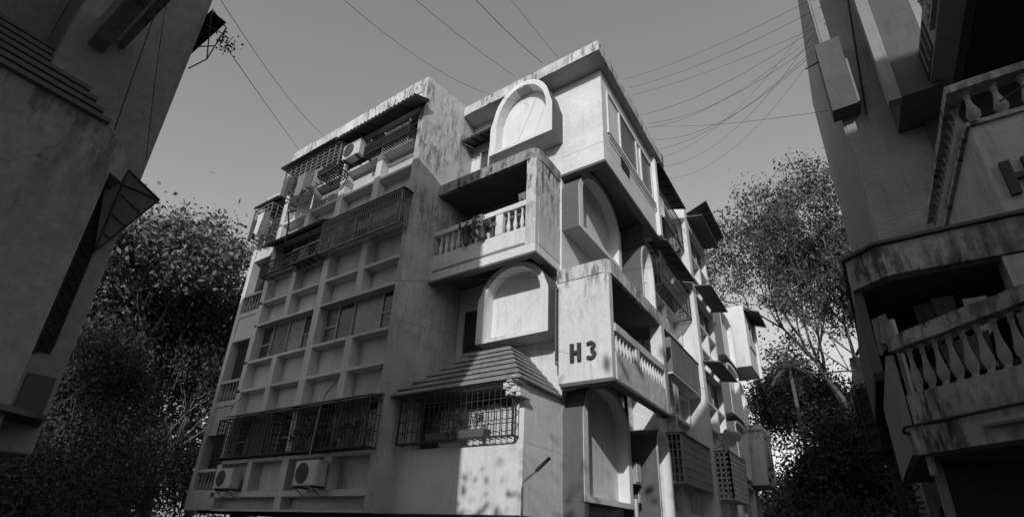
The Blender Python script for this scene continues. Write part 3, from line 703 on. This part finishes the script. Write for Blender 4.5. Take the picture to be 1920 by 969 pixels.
# triangular awning at the corner
AWP = [(.985, 4.14), (1.245, 4.02), (.985, 3.40), (.88, 3.99)]
MB().prism(AWP, -4.40, -4.38, 'x').build('awning_sheet', m_tin, LB)
aw = MB()
for (a_, c_) in ((0, 1), (1, 2), (0, 2), (3, 1)):
    aw.tube([(-4.372, AWP[a_][0], AWP[a_][1]), (-4.372, AWP[c_][0], AWP[c_][1])], .007, 5)
for t_ in (.3, .55, .78): aw.tube([(-4.372, .985, 4.14-.74*t_), (-4.372, 1.245-.26*t_, 4.02-.62*t_)], .005, 4)
aw.build('awning_bracket', m_iron, LB)
# bracket up on the corner
bk = MB()
for (a_, b_) in (((-4.44, 1.12, 6.22), (-4.50, 1.30, 6.20)), ((-4.50, 1.30, 6.20), (-4.50, 1.30, 5.95)), ((-4.44, 1.12, 5.42), (-4.50, 1.24, 5.7)), ((-4.50, 1.24, 5.7), (-4.50, 1.30, 6.2)), ((-4.44, 1.12, 6.0), (-4.5, 1.28, 6.1)), ((-4.44, 1.12, 5.7), (-4.5, 1.26, 5.9)), ((-4.44, 1.12, 6.2), (-4.5, 1.24, 5.7))):
    bk.tube([a_, b_], .006, 5)
bk.box(-5.2, -4.45, 1.12, 1.27, 6.2, 6.21)
bk.build('corner_cage', m_iron, LB)
# service panel and low canopy
MB().box(-4.44, -4.425, .92, 1.07, 2.17, 2.47).build('service_panel', m_rbd, LB)
MB().add([(-4.44, .7, 2.18), (-4.44, 1.08, 2.14), (-4.05, 1.0, 2.14), (-4.05, .6, 2.18), (-4.44, .7, 2.22), (-4.44, 1.08, 2.17), (-4.05, 1.0, 2.17), (-4.05, .6, 2.22)],
         [(0, 1, 2, 3), (4, 7, 6, 5), (0, 4, 5, 1), (1, 5, 6, 2), (2, 6, 7, 3), (3, 7, 4, 0)]).build('low_canopy', m_iron, LB)
box('undercroft_wall', m_void, LB, -12, -4.9, -9, .9, 0, 1.97)

def vine_bit(c, n, s_, seed, lab):
    r = random.Random(seed); b = MB()
    for k in range(9):
        a = Vector((r.gauss(0, 1), r.gauss(0, 1), r.gauss(0, .8))).normalized()*s_; p = Vector(c); b.tube([tuple(p), tuple(p+a*.6+Vector((0, 0, .02))), tuple(p+a)], .003, 4)
    for k in range(n):
        p = Vector(c)+Vector((r.gauss(0, s_*.6), r.gauss(0, s_*.6), r.gauss(0, s_*.4))); a = Vector((r.gauss(0, 1), r.gauss(0, 1), r.gauss(0, 1))).normalized(); q = a.orthogonal()*.008; a *= .016
        b.add([tuple(p-a), tuple(p+q), tuple(p+a), tuple(p-q)], [(0, 1, 2, 3)])
    b.build('shrub', m_leafD, None, lab, 'plant', at=c)
vine_bit((-4.45, 1.34, 5.98), 60, .09, 5, 'thin leafy twigs growing at the high corner bracket of the left block')

# ============================================================ RIGHT NEIGHBOUR
RB = thing('apartment_building', (4, 9, 0), 'dark right-hand block with urn balustrades, mossy canopy and brick side wall', 'apartment building')
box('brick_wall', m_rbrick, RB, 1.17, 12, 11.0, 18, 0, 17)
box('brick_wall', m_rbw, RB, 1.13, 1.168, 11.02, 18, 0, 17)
MB().box(.98, 1.45, 10.6, 11.0, 10.3, 12.3).build('shade_box', m_rbd, RB)
MB().box(1.45, 1.50, 10.62, 10.99, 10.35, 11.6).build('shade_box_flap', m_rbw, RB)
MB().tube([(.72, 10.9, 12.0), (1.15, 10.9, 12.1)], .02, 5).build('line_bracket', m_iron, RB)
# hanging block
MB().box(1.78, 1.98, 9.8, 10.0, 9.42, 17).build('hanging_fin', m_rbw, RB)
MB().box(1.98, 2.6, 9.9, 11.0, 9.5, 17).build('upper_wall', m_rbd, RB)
# upper balcony underside with edge beam and louvre above it
box('edge_beam', m_rbw, RB, 2.45, 2.80, 7.6, 10.88, 9.6, 10.4)
box('inner_beam', m_rbd, RB, 2.80, 2.97, 7.6, 10.88, 9.70, 10.4)
box('balcony_ceiling', m_void, RB, 2.97, 12, 7.6, 10.88, 9.80, 10.4)
MB().box(2.435, 2.449, 9.05, 10.45, 9.65, 10.30).build('louvre_opening', m_void, RB)
lv = MB()
for k in range(5): lv.box(2.42, 2.44, 9.1+.28*k, 9.13+.28*k, 9.66, 10.29)
lv.build('louvre', m_irong, RB)
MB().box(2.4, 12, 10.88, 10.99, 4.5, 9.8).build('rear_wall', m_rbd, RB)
MB().box(2.43, 2.449, 7.7, 8.7, 9.75, 10.6).build('upper_opening', m_void, RB)
u_ = box('upper_ledge', m_rbw, RB, 2.38, 2.449, 7.7, 8.7, 9.68, 9.74)
balusters(u_, [(2.40, 7.8+.2*k, 9.74) for k in range(5)], .6, .06, m_bal)
# sign panel balcony
MB().box(2.02, 5.5, 7.37, 7.55, 4.75, 6.66).box(2.02, 2.2, 7.55, 10.9, 4.75, 6.66).build('sign_wall', m_rpan, RB)
MB().box(1.98, 5.5, 7.33, 7.6, 6.66, 6.72).build('balustrade_base', m_rmoss, RB)
rl = MB(); rl.box(1.92, 5.5, 7.30, 7.52, 7.24, 7.36); rl.box(1.92, 2.10, 7.52, 10.87, 7.24, 7.36); rl = rl.build('balustrade_rail', m_rmoss, RB)
balusters(rl, [(2.12+.27*k, 7.42, 6.72) for k in range(9)], .52, .075, m_bal)
balusters(rl, [(2.03, 7.70+.22*k, 6.72) for k in range(15)], .52, .07, m_bal)
MB().box(1.97, 2.14, 7.61, 10.9, 6.661, 6.72).build('balustrade_base', m_rmoss, RB)
MB().box(2.2, 5.5, 7.6, 10.8, 6.5, 6.64).build('balcony_floor', m_rbd, RB)
letters(RB, TA(7.368), 2.13, 5.54, .47, 'H', m=m_letter)
MB().tube([(2.35, 7.28, 6.85), (3.4, 7.25, 7.3)], .012, 5).build('aerial_rod', m_iron, RB)
# canopy with tiered roof
cp = [(1.72, 6.34), (.64, 6.35), (.33, 6.60), (.42, 9.5), (5.5, 9.5), (5.5, 6.6)]
MB().prism(cp, 4.38, 4.76).build('canopy_fascia', m_rmoss, RB)
ci = [(1.66, 6.42), (.68, 6.43), (.42, 6.64), (.5, 9.4), (5.4, 9.4), (5.4, 6.7)]
MB().prism(ci, 4.35, 4.378).build('canopy_soffit', m_rbd, RB)
rb = MB(); c0 = cp; c1 = [(1.95, 7.36), (1.60, 7.37), (1.5, 7.6), (1.6, 9.3), (5.4, 9.3), (5.4, 7.36)]
for i in range(4):
    t0, t1 = i/4, (i+1)/4
    r0 = [(a[0]+(b_[0]-a[0])*t0, a[1]+(b_[1]-a[1])*t0) for a, b_ in zip(c0, c1)]; r1 = [(a[0]+(b_[0]-a[0])*t1, a[1]+(b_[1]-a[1])*t1) for a, b_ in zip(c0, c1)]
    za, zc = 4.77+.13*i, 4.77+.13*(i+1); e = .04
    r0e = [(p[0]-e, p[1]-e) for p in r0]
    rb.loft([(p[0], p[1], za) for p in r0e], [(p[0], p[1], za+.035) for p in r0e]); rb.loft([(p[0], p[1], za+.035) for p in r0], [(p[0], p[1], zc) for p in r1])
rb.build('tiered_roof', m_rbd, RB)
# enclosed room under the canopy
box('room_wall', m_rbd, RB, .33, .42, 6.62, 9.3, 3.38, 4.36)
box('room_floor', m_void, RB, .33, 1.66, 6.62, 9.3, 3.30, 3.379)
box('room_back_wall', m_rbd, RB, .42, 1.66, 9.1, 9.29, 3.38, 4.36)
box('room_wall', m_rbd, RB, 1.66, 1.9, 6.45, 9.3, 2.4, 4.36)
MB().prism([(7.0, 3.3), (8.6, 3.3), (7.8, 4.2)], 1.64, 1.66, 'x').build('dark_opening', m_void, RB)
MB().box(1.6, 5.5, 6.36, 6.6, 2.0, 4.36).build('room_wall', m_rpan, RB)
# lower balcony, its face set at an angle
d = Vector((1.23-.53, 4.80-5.51, 0)).normalized(); nrm = Vector((-d.y*-1, d.x*-1, 0)); nrm = Vector((d.y, -d.x, 0))
P0 = Vector((.47, 5.50, 0))
def TL(u, w_, z): p = P0+d*u+nrm*w_; return (p.x, p.y, z)
LEN = 1.9
MB(TL).box(0, LEN, -.12, .0, 2.60, 2.86).build('balcony_base', m_rmoss, RB)
MB(TL).box(-.02, LEN, -.14, .05, 2.35, 2.57).build('balcony_slab_edge', m_rmoss, RB)
MB().prism([(.46, 5.62), (.46, 7.8), (5, 7.8), (5, 1.6), (1.95, 4.2)], 2.354, 2.5).build('balcony_soffit', m_rbd, RB)
rl = MB(TL).box(-.03, LEN, -.14, .03, 3.27, 3.40).build('balustrade_rail', m_rmoss, RB)
balusters(rl, [TL(.08+.118*k, -.06, 2.86) for k in range(15)], .41, .042, m_bal)
box('balcony_return', m_rbw, RB, .40, .46, 5.56, 7.8, 2.36, 3.25)
MB(TL).box(-.09, -.05, -.16, -.12, 2.2, 3.62).build('balcony_post', m_frame, RB)
MB(TL).tube([(-.04, .07, 2.58), (LEN, .07, 2.58)], .012, 6).tube([(-.04, .07, 2.58), (-.08, .05, 2.55), (-.08, -1.2, 2.2)], .014, 6).build('edge_pipe', m_iron, RB)
MB(TL).tube([(.6, .09, 2.48), (LEN, .1, 2.47)], .028, 8).build('edge_pipe', m_rbw, RB)
box('ground_wall', m_void, RB, .64, 5, 6.16, 6.3, 0, 2.35)
box('door_jamb', m_rbw, RB, .575, .64, 6.14, 6.3, 0, 2.35)
box('ground_wall', m_rbw, RB, .60, 3, 8.2, 8.4, 0, 2.4)
window(RB, TA(8.19), .66, 1.1, 1.0, 2.15, (0, .5, 1), 0, mg=m_void, mf=m_rbw)
# washing in the right balcony
TR = TA(6.9)
for i, (u, z, L_, k, lab, yy) in enumerate([(.95, 4.15, .55, 0, 'black shirt hung under the dark canopy, leftmost', 6.8), (1.12, 4.2, .6, 3, 'dark shirt hung second under the dark canopy', 6.8), (1.36, 4.1, .45, 2, 'pale grey napkin hung under the dark canopy near its right side', 6.7)]):
    o = cloth(TA(yy), u-.1, u+.1, 0, z, L_, m_cloths[k], lab, 50+i)
cloth(TL, -.12, .03, .02, 3.62, .34, m_cloths[1], 'pale cloth tied at the left end of the lower balustrade', 60)
cloth(TL, .22, .62, -.24, 3.26, .26, m_cloths[1], 'light cloth hung behind the second and third urn balusters', 61)
t = thing('drying_rack', (1.1, 7.0, 2.9), 'white wire drying rack standing in the dark right balcony', 'drying rack'); b = MB()
for k in range(6): b.tube([(.95, 6.9, 3.2+.09*k), (1.3, 6.9, 3.2+.09*k)], .006, 4)
for x in (.95, 1.3): b.tube([(x, 6.9, 2.8), (x, 6.9, 3.7)], .008, 4)
b.build('rack', m_frame, t)

# far annex with spiral stair behind the right building
SP = thing('spiral_staircase', (.35, 10.0, 0), 'black iron spiral staircase with caged landing beside the right block', 'spiral staircase')
b = MB(); n = 10; cx, cy, rr = .45, 10.1, .29
for k in range(n):
    a = 2*PI*k/n; b.tube([(cx+rr*math.cos(a), cy+rr*math.sin(a), 3.05), (cx+rr*1.06*math.cos(a), cy+rr*1.06*math.sin(a), 4.1)], .012, 4)
for j in range(6):
    z = 3.05+.21*j; b.tube([(cx+rr*1.03*math.cos(2*PI*k/24), cy+rr*1.03*math.sin(2*PI*k/24), z) for k in range(25)], .011, 4)
b.build('landing_cage', m_iron, SP)
MB().lathe([(rr*1.02, 0), (rr*1.02, .04)], (cx, cy, 3.02), 14).build('landing_floor', m_iron, SP)
MB().lathe([(rr*.96, 0), (rr*.96, .98)], (cx, cy, 3.07), 14).build('landing_screen', m_void, SP)
b = MB()
for t0 in range(0, 26):
    a = t0*.42; z = 1.0+t0*.085
    b.add([(cx, cy, z), (cx+rr*math.cos(a), cy+rr*math.sin(a), z), (cx+rr*math.cos(a+.42), cy+rr*math.sin(a+.42), z), (cx, cy, z+.03), (cx+rr*math.cos(a), cy+rr*math.sin(a), z+.03), (cx+rr*math.cos(a+.42), cy+rr*math.sin(a+.42), z+.03)],
          [(0, 1, 2), (3, 4, 5), (0, 1, 4, 3), (1, 2, 5, 4), (2, 0, 3, 5)])
b.build('treads', m_iron, SP)
b = MB()
for o_ in (.15, .35, .55, .75, .95): b.tube([(cx+rr*1.05*math.cos(q*.2), cy+rr*1.05*math.sin(q*.2), 1.0+o_+q*.2*.085/.42) for q in range(56)], .012, 4)
b.tube([(cx, cy, 0), (cx, cy, 3.0)], .05, 8).build('handrail', m_iron, SP)
MB().box(.22, .85, 10.3, 10.7, 4.15, 4.7).build('water_tank_base', m_rmoss, None, 'stained concrete block above the caged landing', 'concrete block', at=(.45, 10.4, 4.15))
bpy.data.objects['water_tank_base'].name = 'concrete_block'

# ============================================================ TREES
def leaves(name, pts, size, m, parent, seed=0, aspect=.5, droop=.0):
    r = np.random.default_rng(seed); P_ = np.asarray(pts, float); N = len(P_)
    a = r.normal(size=(N, 3)); a[:, 2] -= droop; a /= np.linalg.norm(a, axis=1)[:, None]
    c = r.normal(size=(N, 3)); b_ = np.cross(a, c); b_ /= np.linalg.norm(b_, axis=1)[:, None]
    s_ = size*r.uniform(.6, 1.4, N)[:, None]
    V = np.stack([P_-a*s_, P_+b_*s_*aspect, P_+a*s_, P_-b_*s_*aspect], 1).reshape(-1, 3)-np.array(wpos(parent))
    me = bpy.data.meshes.new(name); me.vertices.add(4*N); me.vertices.foreach_set('co', V.ravel())
    me.loops.add(4*N); me.loops.foreach_set('vertex_index', np.arange(4*N)); me.polygons.add(N)
    me.polygons.foreach_set('loop_start', np.arange(N)*4); me.update(calc_edges=True); me.validate(); me.materials.append(m)
    o = bpy.data.objects.new(name, me); C.objects.link(o); o.parent = parent; return o
def tree(base, H, crown_r, label, seed, trunk_h, n_leaf, leaf, m, levels=5, spread=.55, name='tree', trunk_r=.35, clump=.5, up=.25, aspect=.5, lean=(0, 0), squash=1.0, cat='tree', group=None, first=5, shrink=.76):
    r = random.Random(seed); t = thing(name, base, label, cat, group)
    b = MB(); tips = []
    L0 = (H-trunk_h)*.36
    def grow(p, d, L_, rad, lev):
        pts = [p]; q = Vector(p); dd = Vector(d)
        for k in range(3):
            dd = (dd+Vector((r.gauss(0, .12), r.gauss(0, .12), r.gauss(0, .08)+.03))).normalized(); q = q+dd*L_/3; pts.append(tuple(q))
        b.tube(pts, rad, 6 if lev < 2 else 4, rad*.68)
        if lev >= levels-2: tips.append((q, L_)); tips.append((Vector(pts[1]), L_)); tips.append((Vector(pts[2]), L_))
        if lev >= levels: return
        n = r.choice((2, 3, 3)) if lev else first
        a0 = r.uniform(0, 2*PI)
        for k in range(n):
            ang = a0+2*PI*k/n+r.uniform(-.4, .4); tilt = r.uniform(.6, 1.25)*spread
            a = dd.orthogonal().normalized(); c = dd.cross(a)
            nd = (dd*math.cos(tilt)+(a*math.cos(ang)+c*math.sin(ang))*math.sin(tilt)); nd.z += up*.5; nd = nd.normalized()
            grow(tuple(q), nd, L_*r.uniform(shrink-.1, shrink+.12), rad*.62, lev+1)
    pts = [Vector(base)]; 
    for k in range(1, 5): pts.append(Vector(base)+Vector((lean[0]*k/4+r.gauss(0, .08), lean[1]*k/4+r.gauss(0, .08), trunk_h*k/4)))
    b.tube([tuple(p) for p in pts], trunk_r, 9, trunk_r*.75)
    top = pts[-1]
    for k in range(first):
        ang = 2*PI*k/first+r.uniform(-.3, .3); tilt = r.uniform(.25, 1.0)*spread*1.5
        grow(tuple(top), Vector((math.cos(ang)*math.sin(tilt), math.sin(ang)*math.sin(tilt), math.cos(tilt)+.1)), L0, trunk_r*.55, 1)
    # scale positions to the wanted crown
    c = Vector(base); zmax = max(p.z for p, _ in tips); rad = sorted(math.hypot(p.x-top.x, p.y-top.y) for p, _ in tips)[int(len(tips)*.95)]
    kz = (H-trunk_h)/(zmax-top.z); kr = crown_r/rad
    def fix(p):
        p = Vector(p)
        if p.z <= top.z+.001: return p
        f = min(1, (p.z-top.z)/.5) if True else 1
        return Vector((top.x+(p.x-top.x)*(1+(kr-1)*f), top.y+(p.y-top.y)*(1+(kr-1)*f), top.z+(p.z-top.z)*kz))
    b.v = [tuple(fix(p)) for p in b.v]
    b.build('trunk', m_bark, t, smooth=True)
    tp = np.array([tuple(fix(p)) for p, _ in tips]); rg = np.random.default_rng(seed)
    idx = rg.integers(0, len(tp), n_leaf); sg = clump*np.exp(rg.normal(-.1, .45, len(tp)))
    pts = tp[idx]+rg.normal(size=(n_leaf, 3))*sg[idx][:, None]*np.array([1, 1, .8*squash])
    leaves('crown', pts, leaf, m, t, seed, aspect)
    return t
GL = 'trees behind the left building'
tree((-23.5, 8.3, 0), 13.7, 5.6, 'tall tree with large pale glossy leaves between left block and H3 block', 3, 6.0, 46000, .10, m_leafL, levels=6, clump=.36, trunk_r=.4, group=GL)
tree((-23.0, 9.6, 0), 10.4, 3.3, 'dark dense tree nearest the left end of the H3 block', 9, 2.4, 30000, .075, m_leafD, levels=6, clump=.4, trunk_r=.28, group=GL)
tree((-18.2, 4.5, 0), 7.4, 2.0, 'dark tree close behind the left block, low in the picture', 12, 1.6, 26000, .055, m_leafD, levels=6, clump=.4, trunk_r=.2, group=GL)
tree((-31, 10.5, 0), 15, 7.5, 'farther dark tree filling the gap behind the big leaved tree', 14, 2.0, 30000, .14, m_leafD, levels=6, clump=.6, trunk_r=.4, group=GL)
tree((-24, 14.5, 0), 13.5, 6, 'dark tree behind the left end of the H3 block', 15, 2.5, 26000, .12, m_leafD, levels=6, clump=.5, trunk_r=.35, group=GL)
def bush(base, H, R_, lab, seed, n, leaf, m, group=None):
    r = random.Random(seed); t = thing('bush', base, lab, 'bush', group); b = MB(); tips = []
    for k in range(16):
        a = r.uniform(0, 2*PI); q = r.uniform(.1, .9)*R_; p = Vector(base)+Vector((math.cos(a)*q, math.sin(a)*q, H*r.uniform(.4, 1)*(1-.4*(q/R_)**2)))
        mid = Vector(base)*.5+p*.5+Vector((0, 0, H*.12)); b.tube([tuple(base), tuple(mid), tuple(p)], .05, 5, .015)
        tips += [p, mid, p*.7+mid*.3, p*.4+mid*.6]
    b.build('stems', m_bark, t); rg = np.random.default_rng(seed); tp = np.array([tuple(p) for p in tips])
    pts = tp[rg.integers(0, len(tp), n)]+rg.normal(size=(n, 3))*np.array([R_*.22, R_*.22, H*.12]); pts[:, 2] = np.maximum(pts[:, 2], .05)
    leaves('foliage', pts, leaf, m, t, seed); return t
bush((-13.5, 3.2, 0), 2.7, 1.5, 'dark bush at the foot of the left block', 21, 16000, .04, m_leafD, 'bushes along the left edge')
bush((-16.5, 4.0, 0), 3.8, 1.9, 'taller dark bush behind the low one on the left', 22, 16000, .045, m_leafD, 'bushes along the left edge')
bush((-19.8, 6.4, 0), 4.0, 1.6, 'dark bush before the end wall of the H3 block', 23, 14000, .05, m_leafD, 'bushes along the left edge')
bush((-18.0, 5.2, 0), 5.0, 1.8, 'large dark bush in the gap below the trees on the left', 24, 18000, .05, m_leafD, 'bushes along the left edge')
bush((-22.5, 7.4, 0), 6.0, 2.6, 'tallest dark bush in the gap below the trees on the left', 28, 16000, .06, m_leafD, 'bushes along the left edge')
bush((-27, 9, 0), 6.5, 4.5, 'broad dark bush farthest back on the left', 29, 14000, .08, m_leafD, 'bushes along the left edge')
bush((-44, 14, 0), 13.0, 7.0, 'distant dark thicket on the far left, taller one', 71, 16000, .16, m_leafD, 'bushes along the left edge')
bush((-46, 22, 0), 12.0, 7.0, 'distant dark thicket next to the end of the H3 block', 72, 16000, .16, m_leafD, 'bushes along the left edge')
bush((-38, 8.5, 0), 9.0, 5.0, 'distant dark thicket on the far left, lower one', 73, 12000, .14, m_leafD, 'bushes along the left edge')
# right side trees
tree((.2, 38, 0), 27.4, 9.0, 'tall airy rain tree with spreading branches over the lane', 5, 9.5, 50000, .115, m_leafR, levels=7, clump=.36, trunk_r=.6, spread=.5, up=.3, shrink=.78, first=5)
tree((3.8, 33, 0), 20, 5.5, 'second airy tree partly hidden by the right block', 6, 7, 22000, .11, m_leafR, levels=6, clump=.36, trunk_r=.35, spread=.45, up=.3)
tree((-2.6, 44, 0), 15.5, 4.6, 'dark rounded tree behind the far end of the H3 block', 16, 4, 26000, .15, m_leafD, levels=6, clump=.6, trunk_r=.35)
tree((1.8, 27, 0), 8.2, 3.2, 'low dark tree in the lane beside the spiral staircase', 17, 2.2, 24000, .09, m_leafD, levels=6, clump=.42, trunk_r=.22)
tree((-.7, 31, 0), 6.4, 1.9, 'low dark tree at the end of the lane', 18, 2.4, 24000, .11, m_leafD, levels=6, clump=.42, trunk_r=.22)
bush((-.6, 26, 0), 3.4, 2.0, 'dark bush at the foot of the lane trees', 25, 7000, .1, m_leafD, 'bushes in the lane')
bush((-1.9, 36, 0), 3.4, 1.5, 'dark bush beside the far arches of the H3 block', 26, 6000, .1, m_leafD, 'bushes in the lane')
bush((1.0, 20, 0), 2.6, 1.6, 'dark bush behind the spiral staircase', 27, 6000, .08, m_leafD, 'bushes in the lane')
bush((2.6, 30, 0), 6.0, 4.0, 'broad dark bush closing the lane behind the staircase', 51, 20000, .11, m_leafD, 'bushes in the lane')
bush((-1.5, 46, 0), 8.5, 6.0, 'tall dark thicket at the far end of the lane', 52, 24000, .16, m_leafD, 'bushes in the lane')
bush((6, 48, 0), 9.0, 6.5, 'wide dark thicket far behind the right block', 53, 20000, .17, m_leafD, 'bushes in the lane')
bush((-5.5, 58, 0), 8.5, 5.0, 'far dark thicket seen past the end bay of the H3 block', 54, 16000, .2, m_leafD, 'bushes in the lane')
bush((-3.0, 42, 0), 5.0, 2.0, 'dark bush just past the end bay of the H3 block', 55, 12000, .12, m_leafD, 'bushes in the lane')
def palm(base, H, lab):
    r = random.Random(4); t = thing('palm_tree', base, lab, 'palm tree'); x, y, z = base
    MB().tube([(x, y, 0), (x+.1, y, H*.5), (x, y, H)], .13, 8, .10).build('trunk', m_pot, t)
    b = MB()
    for k in range(26):
        a = 2*PI*k/26*2.4; el_ = r.uniform(-.7, 1.0); L_ = r.uniform(1.8, 2.6); pts = []; p = Vector((x, y, H)); dd = Vector((math.cos(a)*math.cos(el_), math.sin(a)*math.cos(el_), math.sin(el_)))
        for j in range(8):
            pts.append(p.copy()); p = p+dd*L_/8; dd = (dd+Vector((0, 0, -.16))).normalized()
        b.tube([tuple(q) for q in pts], .025, 4, .008)
        for j in range(1, 8):
            dd = (pts[j]-pts[j-1]).normalized(); sd_ = dd.cross(Vector((0, 0, 1))).normalized()
            for sgn in (-1, 1):
                for q in (0, .5):
                    o_ = pts[j-1].lerp(pts[j], q); tip = o_+(sd_*sgn*.8+dd*.5+Vector((0, 0, -.35))).normalized()*.55*(1-.07*j)
                    b.add([tuple(o_), tuple(o_+dd*.05), tuple(tip)], [(0, 1, 2)])
    b.build('fronds', m_leafL, t)
palm((-2.45, 34.6, 0), 11.9, 'fan palm with drooping fronds beside the far end of the H3 block')
# trees behind the viewer throwing dappled shade; slim one added to block sun
tree((3.2, -7.6, 0), 10.8, 2.2, 'leafy tree behind the viewer shading the ground floor corner', 31, 3.5, 24000, .10, m_leafD, levels=5, clump=.5, trunk_r=.25, group='shade trees behind the viewer')
tree((-1.9, -4.6, 0), 7.4, .9, 'unseen slim tree added behind the viewer to keep sun off the left block', 33, 4.6, 6000, .12, m_leafD, levels=5, clump=.35, trunk_r=.12, group='shade trees behind the viewer')  # added crown blocks the sun from the overhead beams
tree((5.9, -4.2, 0), 13.0, 2.4, 'dense tree behind the viewer shading the right block', 32, 4.0, 16000, .2, m_leafD, levels=5, clump=.7, trunk_r=.3, group='shade trees behind the viewer')
SB = thing('apartment_building', (9, -9, 0), 'plain unseen block added behind the viewer to keep sun off the right block', 'apartment building')  # unseen mass, added and sized to shade the right neighbour
box('wall', m_lbw, SB, 5.2, 16, -12, -6.5, 0, 18)
for k in range(4):
    for x in (6.2, 9.2, 12.2): window(SB, lambda u, w_, z: (u, -6.5+w_, z), x, x+1.4, 1.2+3.3*k, 2.5+3.3*k, (0, .5, 1), 0)
# low wall and far building closing the lane
FB = thing('boundary_wall', (0, 60, 0), 'dark boundary wall across the end of the lane', 'wall'); box('wall', m_rbd, FB, -12, 14, 60, 60.3, 0, 2.6); box('coping', m_rbw, FB, -12, 14, 59.95, 60.35, 2.6, 2.7)

# ============================================================ OVERHEAD CABLES
def cable(a, b_, sag, lab, r=.010, n=14, group='overhead cables'):
    a = Vector(a); b_ = Vector(b_); pts = []
    for i in range(n+1):
        t = i/n; p = a.lerp(b_, t); p.z -= sag*4*t*(1-t); pts.append(tuple(p))
    MB().tube(pts, r, 4).build('overhead_cable', m_cable, None, lab, 'cable', group, at=tuple(a))
RAYO = Vector((0, 0, 1.6))
cable((-13.92, 8.01, 14.66), (-6.33, 1.47, 8.56), 0.25, 'right one of two cables rising from the left roof edge into the sky', 0.006)
cable((-15.41, 8.03, 14.66), (-4.79, 1.44, 6.27), 0.02, 'cable from the left roof edge to the corner bracket of the left block', 0.006)
cable((-7.84, 9.38, 14.67), (-7.28, 3.31, 11.85), 0.35, 'sagging cable crossing the sky above the pier to the corner roof', 0.006)
cable((-6.63, 9.4, 14.67), (-6.55, 4.6, 12.76), 0.1, 'cable meeting the corner roof left of the big arch box top', 0.006)
cable((-5.65, 9.45, 14.67), (-5.65, 5.67, 13.42), 0.12, 'dark cable meeting the corner roof near its peak', 0.009)
cable((-5.17, 9.51, 14.67), (-5.0, 6.25, 13.64), 0.02, 'faint cable nearest the roof peak', 0.005)
cable((-5.33, 15.62, 19.73), (1.3, 10.92, 14.12), 0.25, 'cable between H3 roof and right block, topmost', 0.005)
cable((-5.1, 15.69, 19.21), (1.44, 10.91, 13.74), 0.3, 'cable between H3 roof and right block, second from top', 0.006)
cable((-4.96, 15.74, 18.78), (1.44, 10.9, 13.14), 0.2, 'cable between H3 roof and right block, third from top', 0.005)
cable((-4.61, 15.84, 17.6), (0.97, 10.96, 13.12), 0.35, 'cable between H3 roof and right block, fourth from top', 0.006)
cable((-4.52, 15.87, 16.87), (1.03, 10.95, 12.96), 0.55, 'cable between H3 roof and right block, fifth from top', 0.005)
cable((-4.5, 15.87, 17.09), (0.96, 10.96, 12.7), 0.5, 'cable between H3 roof and right block, sixth from top', 0.006)
cable((-4.26, 15.94, 16.88), (0.96, 10.96, 10.64), 0.15, 'nearly level cable between H3 roof and right block, below the bundle', 0.005)
cable((-4.15, 15.97, 15.69), (0.96, 10.96, 12.53), 0.5, 'cable between H3 roof and right block, third from bottom', 0.006)
cable((-4.07, 15.99, 14.84), (1.09, 10.95, 13.06), 0.9, 'cable between H3 roof and right block, lowest, longest sagging', 0.005)
cable((-4.36, 15.91, 16.22), (0.96, 10.96, 12.44), 0.7, 'cable between H3 roof and right block, second from bottom', 0.006)
cable((-7.23, 6.31, 6.3), (-3.53, 13.03, 8.93), 0.12, 'thin cable crossing in front of the lower arch box', 0.004)
cable((-4.83, 8.76, 5.2), (-2.93, 19.78, 6.62), 0.1, 'thin cable crossing just under the H3 letters', 0.004)
cable((-7.06, 8.44, 13.38), (-4.11, 13.91, 15.67), 0.35, 'thin cable crossing the top arch box', 0.004)
cable((-6.52, 5.91, 5.14), (-4.93, 8.93, 5.27), 0.1, 'thin cable in front of the pier below the arch box', 0.003)
cable((-4.14, 0.69, 5.6), (-4.23, 0.78, 4.31), 0.0, 'straight cable hanging on the wall of the left block', 0.004)
cable((-4.19, 0.74, 5.69), (-4.27, 1.04, 4.24), 0.05, 'wavy cable hanging on the wall of the left block, right of the straight one', 0.003)
cable((1.84, 10.74, 13.39), (1.54, 10.79, 10.07), 0, 'black cable running down the brick wall of the right block', 0.02)
cable((1.92, 10.63, 13.2), (1.96, 10.62, 11.52), 0, 'black pipe bent towards the column on the brick wall', 0.025)
cable((-3.9, 15.2, 14.6), (1.16, 10.95, 13.6), .75, 'slack thin cable looping below the right bundle', .004)
cable((-4.3, 16.5, 14.7), (1.1, 10.9, 12.5), 1.0, 'lowest hanging loop of the right cable bundle', .004)
for o in list(bpy.data.objects):
    if o.type == 'MESH' and o.name.split('.')[0] in ('parapet', 'roof_slab', 'balcony_roof', 'end_parapet', 'canopy_fascia', 'balcony_slab_edge', 'balcony_base', 'balustrade_rail', 'end_balcony_roof'):
        roughen(o)
